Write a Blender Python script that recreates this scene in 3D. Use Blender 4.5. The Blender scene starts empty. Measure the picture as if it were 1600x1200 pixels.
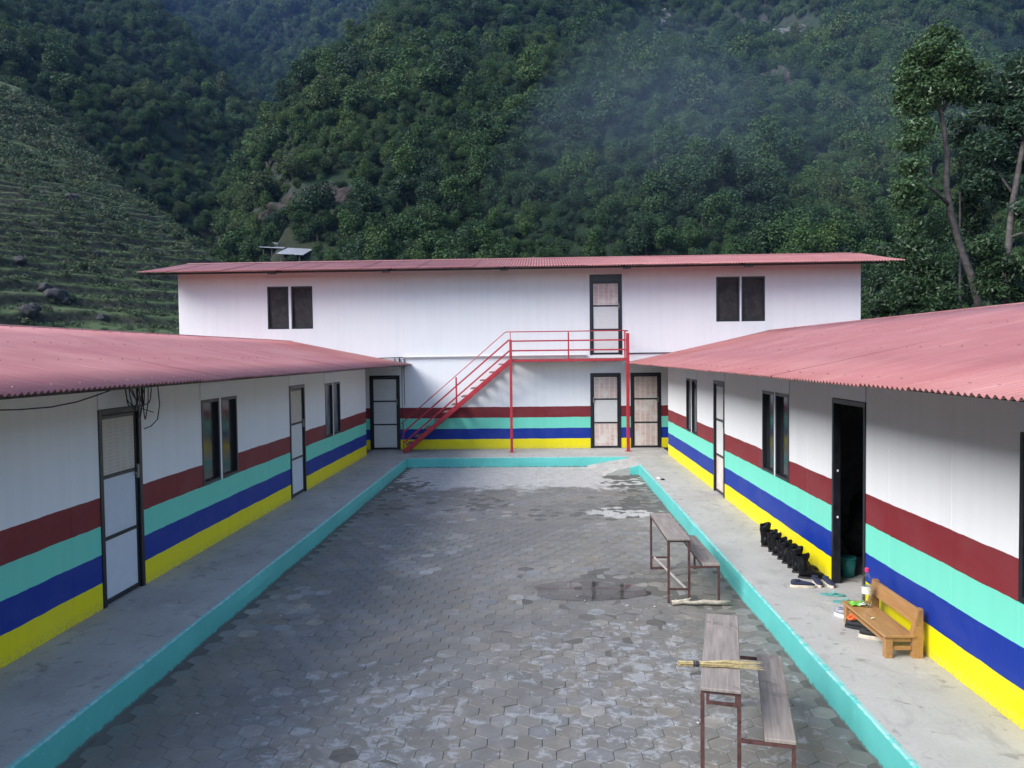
import bpy, math, random
import numpy as np
from mathutils import Vector, Matrix, Quaternion
random.seed(7); rng = np.random.default_rng(7)
S = bpy.context.scene; COL = S.collection
R = math.radians

# ------------------------------------------------------------------ camera
F, PITCH, YAW, ROLL, CH = 1236.91, .0368, .0354, -.0120, 2.65      # focal in photo pixels, radians, metres
_cp, _sp = math.cos(PITCH), math.sin(PITCH)
FW = Vector((-math.sin(YAW)*_cp, math.cos(YAW)*_cp, -_sp))
_r = Vector((math.cos(YAW), math.sin(YAW), 0)); _u = _r.cross(FW)
RT = _r*math.cos(ROLL) + _u*math.sin(ROLL); UP = _u*math.cos(ROLL) - _r*math.sin(ROLL)
cam = bpy.data.cameras.new('camera'); cam.lens = 36*F/1600; cam.sensor_width = 36; cam.clip_end = 6000; cam.clip_start = .05
co = bpy.data.objects.new('camera', cam); COL.objects.link(co)
co.matrix_world = Matrix.Translation((0, 0, CH)) @ Matrix((RT, UP, -FW)).transposed().to_4x4()
S.camera = co
def at(px, py, Y):                                                 # survey helper: photo pixel + depth -> world point
    d = FW*F + RT*(px-800) + UP*(600-py)
    return Vector((0, 0, CH)) + d*(Y/d.y)

# ------------------------------------------------------------------ sky, sun, exposure
SUN = Vector((-1.0, -.60, .88)).normalized()
W = bpy.data.worlds.new('World'); S.world = W; W.use_nodes = True
nt = W.node_tree; bg = nt.nodes['Background']
sky = nt.nodes.new('ShaderNodeTexSky'); sky.sky_type = 'NISHITA'; sky.sun_disc = False
sky.sun_elevation = math.asin(SUN.z); sky.sun_rotation = math.atan2(SUN.x, SUN.y) % (2*math.pi)
sky.altitude = 1500; sky.air_density = 1.0; sky.dust_density = 2.5; sky.ozone_density = 1.0
hs = nt.nodes.new('ShaderNodeHueSaturation'); hs.inputs['Saturation'].default_value = .85
nt.links.new(sky.outputs[0], hs.inputs['Color']); nt.links.new(hs.outputs[0], bg.inputs['Color'])
bg.inputs['Strength'].default_value = .118
sl = bpy.data.lights.new('sun', 'SUN'); sl.energy = 2.0; sl.angle = R(40); sl.color = (1, .975, .94)
so = bpy.data.objects.new('sun', sl); COL.objects.link(so); so.rotation_euler = SUN.to_track_quat('Z', 'Y').to_euler(); so.location = (-20, -20, 60)
S.view_settings.view_transform = 'Standard'; S.view_settings.look = 'None'
S.view_settings.exposure = 1.66; S.view_settings.gamma = 1; S.view_settings.use_curve_mapping = False
S.render.engine = 'CYCLES'
cy = S.cycles
cy.use_denoising = True; cy.max_bounces = 6; cy.diffuse_bounces = 3; cy.glossy_bounces = 3; cy.transmission_bounces = 6; cy.volume_bounces = 0
cy.transparent_max_bounces = 8; cy.caustics_reflective = False; cy.caustics_refractive = False

# ------------------------------------------------------------------ helpers
def tag(o, label=None, cat=None, group=None, kind=None):
    if label: o['label'] = label
    if cat: o['category'] = cat
    if group: o['group'] = group
    if kind: o['kind'] = kind
    return o
def empty(name, loc=(0, 0, 0), rz=0, label=None, cat=None, group=None):
    o = bpy.data.objects.new(name, None); COL.objects.link(o); o.location = loc; o.rotation_euler = (0, 0, rz); o.empty_display_size = .2
    return tag(o, label, cat, group)
class MB:
    def __init__(s): s.v = []; s.f = []; s.mi = []; s.m = 0
    def add(s, vs, fs):
        b = len(s.v); s.v += [tuple(p) for p in vs]
        for f in fs: s.f.append(tuple(i+b for i in f)); s.mi.append(s.m)
        return s
    def box(s, a, b, bev=0):
        x0, x1 = sorted((a[0], b[0])); y0, y1 = sorted((a[1], b[1])); z0, z1 = sorted((a[2], b[2]))
        if bev <= 0:
            return s.add([(x0,y0,z0),(x1,y0,z0),(x1,y1,z0),(x0,y1,z0),(x0,y0,z1),(x1,y0,z1),(x1,y1,z1),(x0,y1,z1)],
                     [(0,3,2,1),(4,5,6,7),(0,1,5,4),(1,2,6,5),(2,3,7,6),(3,0,4,7)])
        bev = min(bev, (x1-x0)*.45, (y1-y0)*.45, (z1-z0)*.45)
        c = []
        X = (x0, x1); Y = (y0, y1); Z = (z0, z1); idx = {}
        for i in (0, 1):
            for j in (0, 1):
                for k in (0, 1):
                    si, sj, sk = (1, -1)[i], (1, -1)[j], (1, -1)[k]
                    idx[i,j,k,0] = len(c); c.append((X[i], Y[j]+sj*bev, Z[k]+sk*bev))
                    idx[i,j,k,1] = len(c); c.append((X[i]+si*bev, Y[j], Z[k]+sk*bev))
                    idx[i,j,k,2] = len(c); c.append((X[i]+si*bev, Y[j]+sj*bev, Z[k]))
        fs = []
        q = lambda *k: tuple(idx[t] for t in k)
        for i in (0, 1):
            f = q((i,0,0,0),(i,1,0,0),(i,1,1,0),(i,0,1,0)); fs.append(f if i else f[::-1])
            f = q((0,i,0,1),(0,i,1,1),(1,i,1,1),(1,i,0,1)); fs.append(f if i else f[::-1])
            f = q((0,0,i,2),(1,0,i,2),(1,1,i,2),(0,1,i,2)); fs.append(f if i else f[::-1])
        for i in (0, 1):
            for j in (0, 1):
                f = q((i,j,0,0),(i,j,0,1),(i,j,1,1),(i,j,1,0)); fs.append(f if (i == j) else f[::-1])
                f = q((i,0,j,0),(i,1,j,0),(i,1,j,2),(i,0,j,2)); fs.append(f if (i != j) else f[::-1])
                f = q((0,i,j,1),(1,i,j,1),(1,i,j,2),(0,i,j,2)); fs.append(f if (i == j) else f[::-1])
        for i in (0, 1):
            for j in (0, 1):
                for k in (0, 1):
                    f = q((i,j,k,0),(i,j,k,1),(i,j,k,2)); fs.append(f if (i+j+k) % 2 else f[::-1])
        return s.add(c, fs)
    def bar(s, a, b, w, h=None, up=(0, 0, 1)):                      # rectangular bar between two points
        h = h or w; a = Vector(a); b = Vector(b); d = (b-a).normalized(); u = Vector(up)
        if abs(d.dot(u)) > .98: u = Vector((0, 1, 0))
        sd = d.cross(u).normalized()*w/2; t = sd.cross(d).normalized()*h/2
        return s.add([a-sd-t, a+sd-t, a+sd+t, a-sd+t, b-sd-t, b+sd-t, b+sd+t, b-sd+t],
                     [(0,1,2,3),(7,6,5,4),(4,5,1,0),(5,6,2,1),(6,7,3,2),(7,4,0,3)])
    def tube(s, pts, rad, n=6, cap=True):
        pts = [Vector(p) for p in pts]; rs = rad if isinstance(rad, (list, tuple)) else [rad]*len(pts)
        b = len(s.v); pr = None
        for i, p in enumerate(pts):
            d = (pts[min(i+1, len(pts)-1)] - pts[max(i-1, 0)]).normalized()
            if pr is None: pr = d.orthogonal().normalized()
            pr = (pr - d*pr.dot(d)).normalized(); q = d.cross(pr)
            for k in range(n):
                a = 2*math.pi*k/n; s.v.append(tuple(p + (pr*math.cos(a)+q*math.sin(a))*rs[i]))
        for i in range(len(pts)-1):
            for k in range(n):
                s.f.append((b+i*n+k, b+i*n+(k+1) % n, b+(i+1)*n+(k+1) % n, b+(i+1)*n+k)); s.mi.append(s.m)
        if cap:
            s.f.append(tuple(b+k for k in range(n))[::-1]); s.mi.append(s.m)
            e = b+(len(pts)-1)*n; s.f.append(tuple(e+k for k in range(n))); s.mi.append(s.m)
        return s
    def lathe(s, prof, c=(0, 0, 0), n=16):
        b = len(s.v)
        for r, z in prof:
            for k in range(n):
                a = 2*math.pi*k/n; s.v.append((c[0]+r*math.cos(a), c[1]+r*math.sin(a), c[2]+z))
        for i in range(len(prof)-1):
            for k in range(n):
                s.f.append((b+i*n+k, b+i*n+(k+1) % n, b+(i+1)*n+(k+1) % n, b+(i+1)*n+k)); s.mi.append(s.m)
        return s
    def loft(s, rings, cap=True):                                   # rings: lists of points of equal count
        n = len(rings[0]); b = len(s.v)
        for r in rings: s.v += [tuple(p) for p in r]
        for i in range(len(rings)-1):
            for k in range(n):
                s.f.append((b+i*n+k, b+i*n+(k+1) % n, b+(i+1)*n+(k+1) % n, b+(i+1)*n+k)); s.mi.append(s.m)
        if cap:
            s.f.append(tuple(b+k for k in range(n))[::-1]); s.mi.append(s.m)
            e = b+(len(rings)-1)*n; s.f.append(tuple(e+k for k in range(n))); s.mi.append(s.m)
        return s
    def mesh(s, name, mats, smooth=False):
        me = bpy.data.meshes.new(name); me.from_pydata(s.v, [], s.f)
        for m in (mats if isinstance(mats, (list, tuple)) else [mats]): me.materials.append(m)
        if max(s.mi, default=0): me.polygons.foreach_set('material_index', s.mi)
        if smooth: me.polygons.foreach_set('use_smooth', [True]*len(s.f))
        me.update(); return me
    def build(s, name, mats, parent=None, smooth=False, label=None, cat=None, group=None, kind=None):
        return link(name, s.mesh(name, mats, smooth), parent, label, cat, group, kind)
def link(name, me, parent=None, label=None, cat=None, group=None, kind=None):
    o = bpy.data.objects.new(name, me); COL.objects.link(o)
    if parent: o.parent = parent
    return tag(o, label, cat, group, kind)
def copy_tree(o, parent=None):
    c = o.copy(); COL.objects.link(c)
    if parent: c.parent = parent
    for ch in list(o.children): copy_tree(ch, c)
    return c
def npmesh(name, V, Q, mats, smooth=True):
    me = bpy.data.meshes.new(name); V = np.asarray(V, np.float32); Q = np.asarray(Q, np.int32); k = Q.shape[1]
    me.vertices.add(len(V)); me.vertices.foreach_set('co', V.ravel())
    me.loops.add(Q.size); me.loops.foreach_set('vertex_index', Q.ravel())
    me.polygons.add(len(Q)); me.polygons.foreach_set('loop_start', np.arange(len(Q))*k); me.polygons.foreach_set('loop_total', np.full(len(Q), k))
    for m in mats: me.materials.append(m)
    me.update(calc_edges=True)
    if smooth: me.polygons.foreach_set('use_smooth', np.ones(len(Q), bool))
    return me

# value noise for the land forms
_T = rng.random((256, 256))
def vnoise(x, y):
    x = np.asarray(x, float); y = np.asarray(y, float)
    xi = np.floor(x).astype(int); yi = np.floor(y).astype(int); fx = x-xi; fy = y-yi
    fx = fx*fx*(3-2*fx); fy = fy*fy*(3-2*fy); g = lambda a, b: _T[a % 256, b % 256]
    return (g(xi, yi)*(1-fx)+g(xi+1, yi)*fx)*(1-fy) + (g(xi, yi+1)*(1-fx)+g(xi+1, yi+1)*fx)*fy
def fbm(x, y, o=4):
    t = 0; a = .5
    for i in range(o): t = t + a*(vnoise(x, y)-.5); x = x*2.03+7.1; y = y*2.03+3.7; a *= .5
    return t*2

# ------------------------------------------------------------------ materials
class N:
    def __init__(s, name):
        s.m = bpy.data.materials.new(name); s.m.use_nodes = True; s.t = s.m.node_tree; s.b = s.t.nodes['Principled BSDF']
        s.pos = None
    def n(s, ty, **kw):
        x = s.t.nodes.new(ty)
        for k, v in kw.items(): setattr(x, k, v)
        return x
    def l(s, a, b): s.t.links.new(a, b)
    def put(s, inp, v):
        if isinstance(v, bpy.types.NodeSocket): s.l(v, inp)
        elif v is not None:
            if isinstance(v, tuple) and len(v) == 3 and inp.type == 'RGBA': v = (*v, 1)
            inp.default_value = v
    def P(s):
        if s.pos is None: s.pos = s.n('ShaderNodeNewGeometry').outputs['Position']
        return s.pos
    def obj(s): return s.n('ShaderNodeTexCoord').outputs['Object']
    def map(s, vec, sc=(1, 1, 1), loc=(0, 0, 0)):
        x = s.n('ShaderNodeMapping'); s.l(vec, x.inputs[0]); x.inputs['Scale'].default_value = sc; x.inputs['Location'].default_value = loc; return x.outputs[0]
    def noise(s, vec, scale, detail=4, rough=.55, dist=0):
        x = s.n('ShaderNodeTexNoise'); s.l(vec, x.inputs['Vector']); x.inputs['Scale'].default_value = scale
        x.inputs['Detail'].default_value = detail; x.inputs['Roughness'].default_value = rough; x.inputs['Distortion'].default_value = dist; return x.outputs['Fac']
    def math(s, op, a, b=0, c=None, clamp=False):
        x = s.n('ShaderNodeMath', operation=op, use_clamp=clamp); s.put(x.inputs[0], a); s.put(x.inputs[1], b)
        if c is not None: s.put(x.inputs[2], c)
        return x.outputs[0]
    def rng(s, v, a, b, c=0, d=1):
        x = s.n('ShaderNodeMapRange'); s.put(x.inputs[0], v)
        for i, k in enumerate((a, b, c, d)): x.inputs[i+1].default_value = k
        return x.outputs[0]
    def mix(s, f, a, b, mode='MIX'):
        x = s.n('ShaderNodeMix', data_type='RGBA', blend_type=mode); s.put(x.inputs['Factor'], f); s.put(x.inputs['A'], a); s.put(x.inputs['B'], b); return x.outputs['Result']
    def ramp(s, f, stops, const=False):
        x = s.n('ShaderNodeValToRGB'); s.put(x.inputs[0], f); r = x.color_ramp
        if const: r.interpolation = 'CONSTANT'
        while len(r.elements) < len(stops): r.elements.new(1)
        for e, (p, c) in zip(r.elements, stops): e.position = p; e.color = (*c, 1) if len(c) == 3 else c
        return x.outputs[0]
    def bump(s, h, strength=.3, dist=.01):
        x = s.n('ShaderNodeBump'); s.l(h, x.inputs['Height']); x.inputs['Strength'].default_value = strength; x.inputs['Distance'].default_value = dist
        s.l(x.outputs[0], s.b.inputs['Normal'])
    def out(s, col=None, rough=None, metal=None, spec=None):
        s.put(s.b.inputs['Base Color'], col); s.put(s.b.inputs['Roughness'], rough); s.put(s.b.inputs['Metallic'], metal)
        if spec is not None: s.b.inputs['Specular IOR Level'].default_value = spec
        return s.m
def simple(name, col, rough=.5, metal=0, var=.15, scale=8, bump=0, dirt=None, local=False):
    k = N(name); v = k.obj() if local else k.P(); n = k.noise(v, scale, 5)
    c = k.mix(k.rng(n, .3, .7), tuple(x*(1-var) for x in col), tuple(min(1, x*(1+var)) for x in col))
    if dirt: c = k.mix(k.rng(k.noise(v, scale*2.7, 6, .7), .55, .75, 0, .8), c, dirt)
    if bump: k.bump(k.noise(v, scale*6, 4), bump, .004)
    return k.out(c, k.rng(n, .3, .7, max(0, rough-.08), min(1, rough+.08)), metal)

def wall_mat():
    k = N('painted_wall'); P = k.P(); sx = k.n('ShaderNodeSeparateXYZ'); k.l(P, sx.inputs[0])
    wob = k.math('MULTIPLY_ADD', k.noise(k.map(P, (1, 1, .2)), 2.2, 2), .03, -.015)
    wob2 = k.math('MULTIPLY_ADD', k.noise(k.map(P, (1, 1, .3)), 14, 2), .008, -.004)
    z = k.math('ADD', k.math('ADD', sx.outputs['Z'], wob), wob2)
    c = k.ramp(k.math('DIVIDE', z, 2.0), [(0, (.82, .70, .004)), (.1375, (.0015, .028, .27)), (.2875, (.17, .66, .50)), (.44, (.20, .016, .022)), (.59, (.80, .80, .80))], True)
    st = k.noise(k.map(P, (5, 5, .25)), 1.6, 5, .6)
    c = k.mix(k.rng(st, .4, .8, 0, .12), c, (.52, .52, .51), 'MULTIPLY')
    c = k.mix(k.rng(k.noise(k.map(P, (1, 1, 1.6)), 1.3, 5, .65), .45, .75, 0, .05), c, (.45, .45, .44))
    sc = k.noise(P, 30, 4, .7)
    low = k.math('MULTIPLY', k.rng(sx.outputs['Z'], 0, .12, 1, 0), k.rng(sc, .45, .6))
    c = k.mix(k.math('MULTIPLY', low, .55), c, (.25, .23, .2))
    k.bump(k.noise(k.map(P, (1, 1, .5)), 40, 3), .06, .004)
    return k.out(c, .55, 0, .35)
M_wall = wall_mat()
M_core = simple('inner_lining', (.35, .34, .33), .8)

def roof_mat():
    k = N('red_roof_paint'); P = k.P()
    oi = k.n('ShaderNodeObjectInfo')
    n = k.noise(P, 1.4, 5, .6); n2 = k.noise(k.map(P, (1, 1, 1)), 22, 4, .7)
    c = k.mix(k.rng(n, .3, .7), (.33, .116, .108), (.375, .152, .142))
    c = k.mix(k.math('MULTIPLY', oi.outputs['Random'], .22), c, (.37, .12, .13))
    c = k.mix(k.rng(n2, .62, .8, 0, .5), c, (.26, .12, .11))
    c = k.mix(k.rng(k.noise(P, .7, 3), .45, .7, 0, .35), c, (.44, .22, .205))
    ob = k.obj(); st = k.noise(k.map(ob, (.35, 9, 1)), 2.2, 5, .65); c = k.mix(k.rng(st, .48, .75, 0, .40), c, (.25, .10, .095)); c = k.mix(k.rng(k.noise(k.map(ob, (.5, 14, 1), (3, 1, 0)), 2, 4, .6), .58, .8, 0, .35), c, (.52, .34, .32))
    k.bump(n2, .08, .003)
    return k.out(c, k.rng(n, .3, .7, .38, .52), 0, .55)
M_roof = roof_mat()
M_screw = simple('screw_metal', (.36, .20, .19), .5, 0, .4, 30)
M_roofin = simple('roof_underside', (.42, .20, .19), .6)
M_black = simple('black_steel', (.012, .013, .018), .38, 0, .3, 12, .05)
M_purlin = simple('dark_purlin', (.03, .022, .022), .6)
M_redsteel = simple('red_painted_steel', (.40, .022, .035), .38, 0, .2, 9, .05, (.12, .03, .03))
M_tread = simple('tread_plate', (.26, .12, .10), .6, 0, .3, 14, .1, (.3, .26, .22))
M_glass = (lambda k: k.out((.022, .025, .027), k.rng(k.noise(k.P(), 5), .3, .7, .07, .20), 0, .32))(N('dark_window_glass'))
M_net = (lambda k: (k.bump(k.noise(k.P(), 9, 5), .5, .02), k.out(k.mix(k.rng(k.noise(k.P(), 5, 6), .4, .7), (.020, .019, .018), (.055, .05, .045)), .75))[1])(N('window_netting'))
M_grey = simple('grey_pane', (.16, .17, .18), .35, 0, .5, 5)
M_white = simple('white_frame_paint', (.78, .78, .80), .4, 0, .05)
M_pipe = simple('white_plastic_pipe', (.72, .70, .70), .35, 0, .08)
M_header = simple('header_panel_white', (.74, .77, .80), .45, 0, .06, 3)
def panel_mat(name, base, ink, amount, rows=26):
    k = N(name); P = k.P(); sx = k.n('ShaderNodeSeparateXYZ'); k.l(P, sx.inputs[0])
    h = k.math('ADD', sx.outputs['X'], sx.outputs['Y'])
    row = k.math('SINE', k.math('MULTIPLY', sx.outputs['Z'], rows*6.283), 0)
    gly = k.noise(k.map(P, (26, 26, rows*1.1)), 3.0, 2)
    colm = k.math('SINE', k.math('MULTIPLY', h, 44), 0)
    m = k.math('MULTIPLY', k.rng(row, -.2, .3), k.rng(gly, .42, .55))
    m = k.math('MULTIPLY', m, k.rng(colm, -.85, -.4))
    big = k.noise(P, 3.1, 2)
    m = k.math('MULTIPLY', m, k.rng(big, .36, .5))
    m = k.math('MULTIPLY', m, amount)
    c = k.mix(k.rng(k.noise(P, 7, 4), .3, .7), tuple(x*.92 for x in base), base)
    c = k.mix(k.math('MULTIPLY', k.rng(big, .36, .5), amount*.55), c, tuple(b*.45+i*.55 for b, i in zip(base, (.62, .42, .36))))
    c = k.mix(m, c, ink)
    return k.out(c, .55, 0, .3)
M_pclean = panel_mat('door_board_clean', (.66, .66, .64), (.4, .2, .18), 0.0)
M_pwhite = panel_mat('door_board_white', (.62, .65, .70), (.4, .2, .18), 0.0)
M_pbeige = panel_mat('door_board_beige', (.55, .53, .46), (.38, .12, .10), .35)
M_pprint = panel_mat('door_board_printed', (.70, .64, .58), (.32, .06, .05), .85)

def concrete(name, a, b, stain=(.09, .085, .08), bumpy=.2):
    k = N(name); P = k.P()
    n = k.noise(P, .9, 6, .6); n2 = k.noise(k.map(P, (1, .45, 1)), 3.1, 6, .7, .6); n3 = k.noise(P, 34, 4, .7)
    c = k.mix(k.rng(n, .32, .68), a, b)
    c = k.mix(k.rng(n2, .54, .74, 0, .55), c, stain)
    c = k.mix(k.rng(k.noise(P, 5.5, 5, .6, 1.0), .59, .68, 0, .5), c, tuple(x*.55 for x in stain))
    c = k.mix(k.rng(k.noise(k.map(P, (1, 1, 1), (13, 5, 0)), 1.7, 6, .75), .60, .72, 0, .45), c, tuple(min(.75, x*1.5) for x in b))
    c = k.mix(k.rng(n3, .35, .7, 0, .3), c, tuple(x*.75 for x in a))
    k.bump(k.math('ADD', n3, n2), bumpy, .006)
    return k.out(c, k.rng(n2, .3, .7, .55, .85), 0, .35)
M_walk = concrete('walkway_concrete', (.36, .35, .325), (.48, .465, .435), (.20, .19, .175))
M_dirt = concrete('joint_dirt', (.10, .094, .083), (.15, .14, .122))

def paver_mat(name, single):
    k = N(name); P = k.P()
    if single: tint = k.n('ShaderNodeObjectInfo').outputs['Color']
    else: tint = k.n('ShaderNodeVertexColor', layer_name='tint').outputs['Color']
    n = k.noise(P, .55, 5, .6, .4); n2 = k.noise(P, 7, 6, .7, .5); n3 = k.noise(P, 45, 4, .7)
    c = k.mix(k.rng(n2, .3, .72, 0, .55), tint, k.mix(1, tint, (.52, .52, .5), 'MULTIPLY'))
    c = k.mix(k.rng(n, .48, .64, 0, .62), c, (.118, .114, .102))
    c = k.mix(k.rng(k.noise(k.map(P, (1, 1, 1), (9, 4, 0)), 1.1, 4), .52, .68, 0, .6), c, (.205, .182, .150))
    mud = k.noise(k.map(P, (1, .75, 1), (2, 8, 0)), 1.9, 7, .7, .9); c = k.mix(k.rng(mud, .47, .60, 0, .72), c, (.155, .147, .130)); c = k.mix(k.rng(k.noise(k.map(P, (1, .8, 1), (6, 1, 0)), 3.3, 7, .72, .6), .54, .66, 0, .6), c, (.21, .205, .19))
    # cement and lime stains where the masons worked: far end, one patch by the right kerb, scattered splashes
    sx = k.n('ShaderNodeSeparateXYZ'); k.l(P, sx.inputs[0]); X, Y = sx.outputs['X'], sx.outputs['Y']
    rag = k.noise(k.map(P, (1, .8, 1)), 2.6, 7, .72, .7); rag2 = k.noise(P, 6.5, 7, .75, .4)
    def ell(cx, cy, rx, ry):
        a = k.math('POWER', k.math('DIVIDE', k.math('SUBTRACT', X, cx), rx), 2); b = k.math('POWER', k.math('DIVIDE', k.math('SUBTRACT', Y, cy), ry), 2)
        return k.math('SUBTRACT', 1, k.math('ADD', a, b))
    far = k.rng(k.math('ADD', k.rng(Y, 15.8, 18.6, -.45, .75), k.math('MULTIPLY_ADD', rag, 1.6, -.8)), .0, .22)
    p1 = k.rng(k.math('ADD', ell(1.55, 14.45, .85, .6), k.math('MULTIPLY_ADD', rag, 2.6, -1.5)), .05, .25)
    far = k.math('MAXIMUM', far, p1)
    c = k.mix(k.math('MULTIPLY', far, k.rng(rag2, .3, .6, .45, .9)), c, (.50, .48, .45))
    spl = k.math('ADD', ell(.9, 6.9, 2.4, 3.2), k.math('MULTIPLY_ADD', rag2, 5, -3.05))
    spl = k.math('MAXIMUM', spl, k.math('ADD', ell(-1.3, 6.2, 1.9, 2.3), k.math('MULTIPLY_ADD', rag2, 5, -3.1)))
    spl = k.math('MAXIMUM', k.rng(spl, .45, .75, 0, .55), k.math('MULTIPLY', k.rng(rag2, .68, .72), .7))
    c = k.mix(spl, c, (.40, .41, .42))
    k.bump(k.math('ADD', n3, n2), .25, .006)
    ro = k.math('ADD', k.rng(n, .45, .65, .62, .40), k.math('MULTIPLY', far, .2))
    return k.out(c, ro, 0, .4)
M_paver1 = paver_mat('paver_concrete', True)
M_paver2 = paver_mat('paver_concrete_spread', False)

def kerb_mat():
    k = N('teal_kerb_paint'); P = k.P(); sx = k.n('ShaderNodeSeparateXYZ'); k.l(P, sx.inputs[0])
    n = k.noise(P, 2.2, 5, .6); n2 = k.noise(P, 12, 5, .7)
    c = k.mix(k.rng(n, .3, .7), (.095, .44, .40), (.12, .51, .465))
    c = k.mix(k.rng(n2, .6, .78, 0, .5), c, (.32, .66, .63))
    e = k.math('ADD', sx.outputs['Z'], k.math('MULTIPLY_ADD', n2, .11, -.060))
    c = k.mix(k.rng(e, -.245, -.228, .85, 0), c, (.13, .13, .12))
    c = k.mix(k.rng(e, -.012, -.004, 0, .4), c, (.55, .62, .60))
    k.bump(k.noise(P, 25, 4, .7), .25, .006)
    return k.out(c, .5, 0, .4)
M_kerb = kerb_mat()
def water_mat():
    k = N('puddle_water'); t = k.t; fr = k.n('ShaderNodeFresnel'); fr.inputs['IOR'].default_value = 1.33
    tr = k.n('ShaderNodeBsdfTransparent'); tr.inputs[0].default_value = (.93, .91, .88, 1); gl = k.n('ShaderNodeBsdfGlossy'); gl.inputs['Roughness'].default_value = .03
    ms = k.n('ShaderNodeMixShader'); k.l(fr.outputs[0], ms.inputs[0]); k.l(tr.outputs[0], ms.inputs[1]); k.l(gl.outputs[0], ms.inputs[2])
    k.l(ms.outputs[0], t.nodes['Material Output'].inputs[0]); t.nodes.remove(k.b); return k.m
M_water = water_mat()

def leaf_mat(name, stops, rough=.5, trans=0, stands=False):
    k = N(name); oi = k.n('ShaderNodeObjectInfo'); g = k.n('ShaderNodeNewGeometry')
    if stands:
        big = k.noise(k.map(oi.outputs['Location'], (1, 1, .6)), .022, 4, .6); r = k.math('ADD', k.math('MULTIPLY', oi.outputs['Random'], .62), k.rng(big, .32, .68, -.16, .50))
        r = k.math('ADD', r, k.math('MULTIPLY', g.outputs['Random Per Island'], .08), clamp=True)
    else: r = k.math('FRACT', k.math('ADD', k.math('MULTIPLY', oi.outputs['Random'], 1.0), k.math('MULTIPLY', g.outputs['Random Per Island'], .16)))
    c = k.ramp(r, stops)
    v = k.rng(g.outputs['Random Per Island'], 0, 1, .72, 1.28)
    hv = k.n('ShaderNodeHueSaturation'); k.l(v, hv.inputs['Value']); k.l(c, hv.inputs['Color'])
    k.out(hv.outputs[0], rough, 0, .3)
    if trans:
        tr = k.n('ShaderNodeBsdfTranslucent'); k.l(hv.outputs[0], tr.inputs[0]); ms = k.n('ShaderNodeMixShader'); ms.inputs[0].default_value = trans
        o = k.t.nodes['Material Output']; k.l(k.b.outputs[0], ms.inputs[1]); k.l(tr.outputs[0], ms.inputs[2]); k.l(ms.outputs[0], o.inputs[0])
    return k.m
FOREST = [(0, (.020, .042, .024)), (.22, (.026, .056, .024)), (.42, (.034, .074, .024)), (.58, (.044, .090, .027)), (.74, (.060, .112, .028)), (.86, (.054, .078, .030)), (1, (.074, .125, .032))]
M_forest = leaf_mat('forest_leaves', FOREST, .65, .2, True)
M_scrub = leaf_mat('scrub_leaves', [(0, (.050, .082, .042)), (.5, (.068, .106, .050)), (.8, (.095, .125, .060)), (1, (.095, .094, .060))], .7, .1)
M_leaf = leaf_mat('tree_leaves', [(0, (.040, .078, .046)), (.5, (.052, .100, .050)), (1, (.078, .140, .054))], .36, .22)
M_leaf2 = leaf_mat('undergrowth_leaves', [(0, (.026, .052, .028)), (.5, (.036, .068, .030)), (1, (.052, .098, .032))], .42, .2)
M_bark = simple('pale_bark', (.075, .066, .062), .85, 0, .55, 6, .5, (.17, .16, .15))
M_fbark = simple('forest_bark', (.05, .04, .032), .9)

def hill_mat(name, soil, green, rockamt):
    k = N(name); P = k.P(); n = k.noise(P, .06, 7, .65); n2 = k.noise(P, .5, 5, .7); n3 = k.noise(k.map(P, (1, 1, .5)), .03, 4, .6)
    g = k.n('ShaderNodeNewGeometry'); sx = k.n('ShaderNodeSeparateXYZ'); k.l(g.outputs['Normal'], sx.inputs[0])
    c = k.mix(k.rng(n2, .3, .7), tuple(x*.6 for x in green), green)
    c = k.mix(k.rng(n, .5, .66), c, soil)
    steep = k.math('MULTIPLY', k.rng(sx.outputs['Z'], .62, .45), rockamt)
    c = k.mix(steep, c, k.mix(k.rng(n2, .35, .65), (.020, .020, .018), (.050, .047, .045)))
    k.bump(n2, .6, .6)
    return k.out(c, .9, 0, .2)
M_hill = hill_mat('hill_ground', (.026, .030, .016), (.017, .034, .014), .8)
def terrace_mat():
    k = N('terrace_grass'); P = k.P(); n = k.noise(P, .25, 6, .65); n2 = k.noise(P, 2.2, 6, .7)
    g = k.n('ShaderNodeNewGeometry'); sx = k.n('ShaderNodeSeparateXYZ'); k.l(g.outputs['Normal'], sx.inputs[0])
    c = k.mix(k.rng(n2, .3, .7), (.048, .078, .034), (.095, .132, .052))
    c = k.mix(k.rng(n, .48, .7, 0, .7), c, (.095, .098, .058))
    c = k.mix(k.rng(sx.outputs['Z'], .84, .66, 0, .92), c, k.mix(k.rng(n2, .4, .6), (.014, .018, .012), (.05, .048, .038)))
    k.bump(n2, .8, .25)
    return k.out(c, .9, 0, .2)
M_terr = terrace_mat()
M_ground = simple('valley_ground', (.06, .065, .04), .95, 0, .3, .3)
M_rock = (lambda k: (k.bump(k.noise(k.P(), 2.5, 7, .7), .7, .2), k.out(k.mix(k.rng(k.noise(k.P(), 1.2, 6, .7), .35, .65), (.022, .022, .024), (.075, .072, .074)), .9))[1])(N('grey_rock'))
def cliff(name, a, b, gr):
    k = N(name); P = k.P(); n = k.noise(k.map(P, (1, 1, .4)), .55, 7, .75); c = k.mix(k.rng(n, .40, .60), a, b)
    c = k.mix(k.rng(k.noise(P, .35, 6, .75), .50, .56, 0, gr), c, (.020, .040, .018)); k.bump(n, 1, .6); return k.out(c, .9, 0, .2)
M_cliff = cliff('bare_cliff', (.020, .016, .017), (.075, .058, .054), .9); M_cliffpale = cliff('pale_cliff', (.022, .020, .024), (.20, .19, .195), .95)
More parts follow.
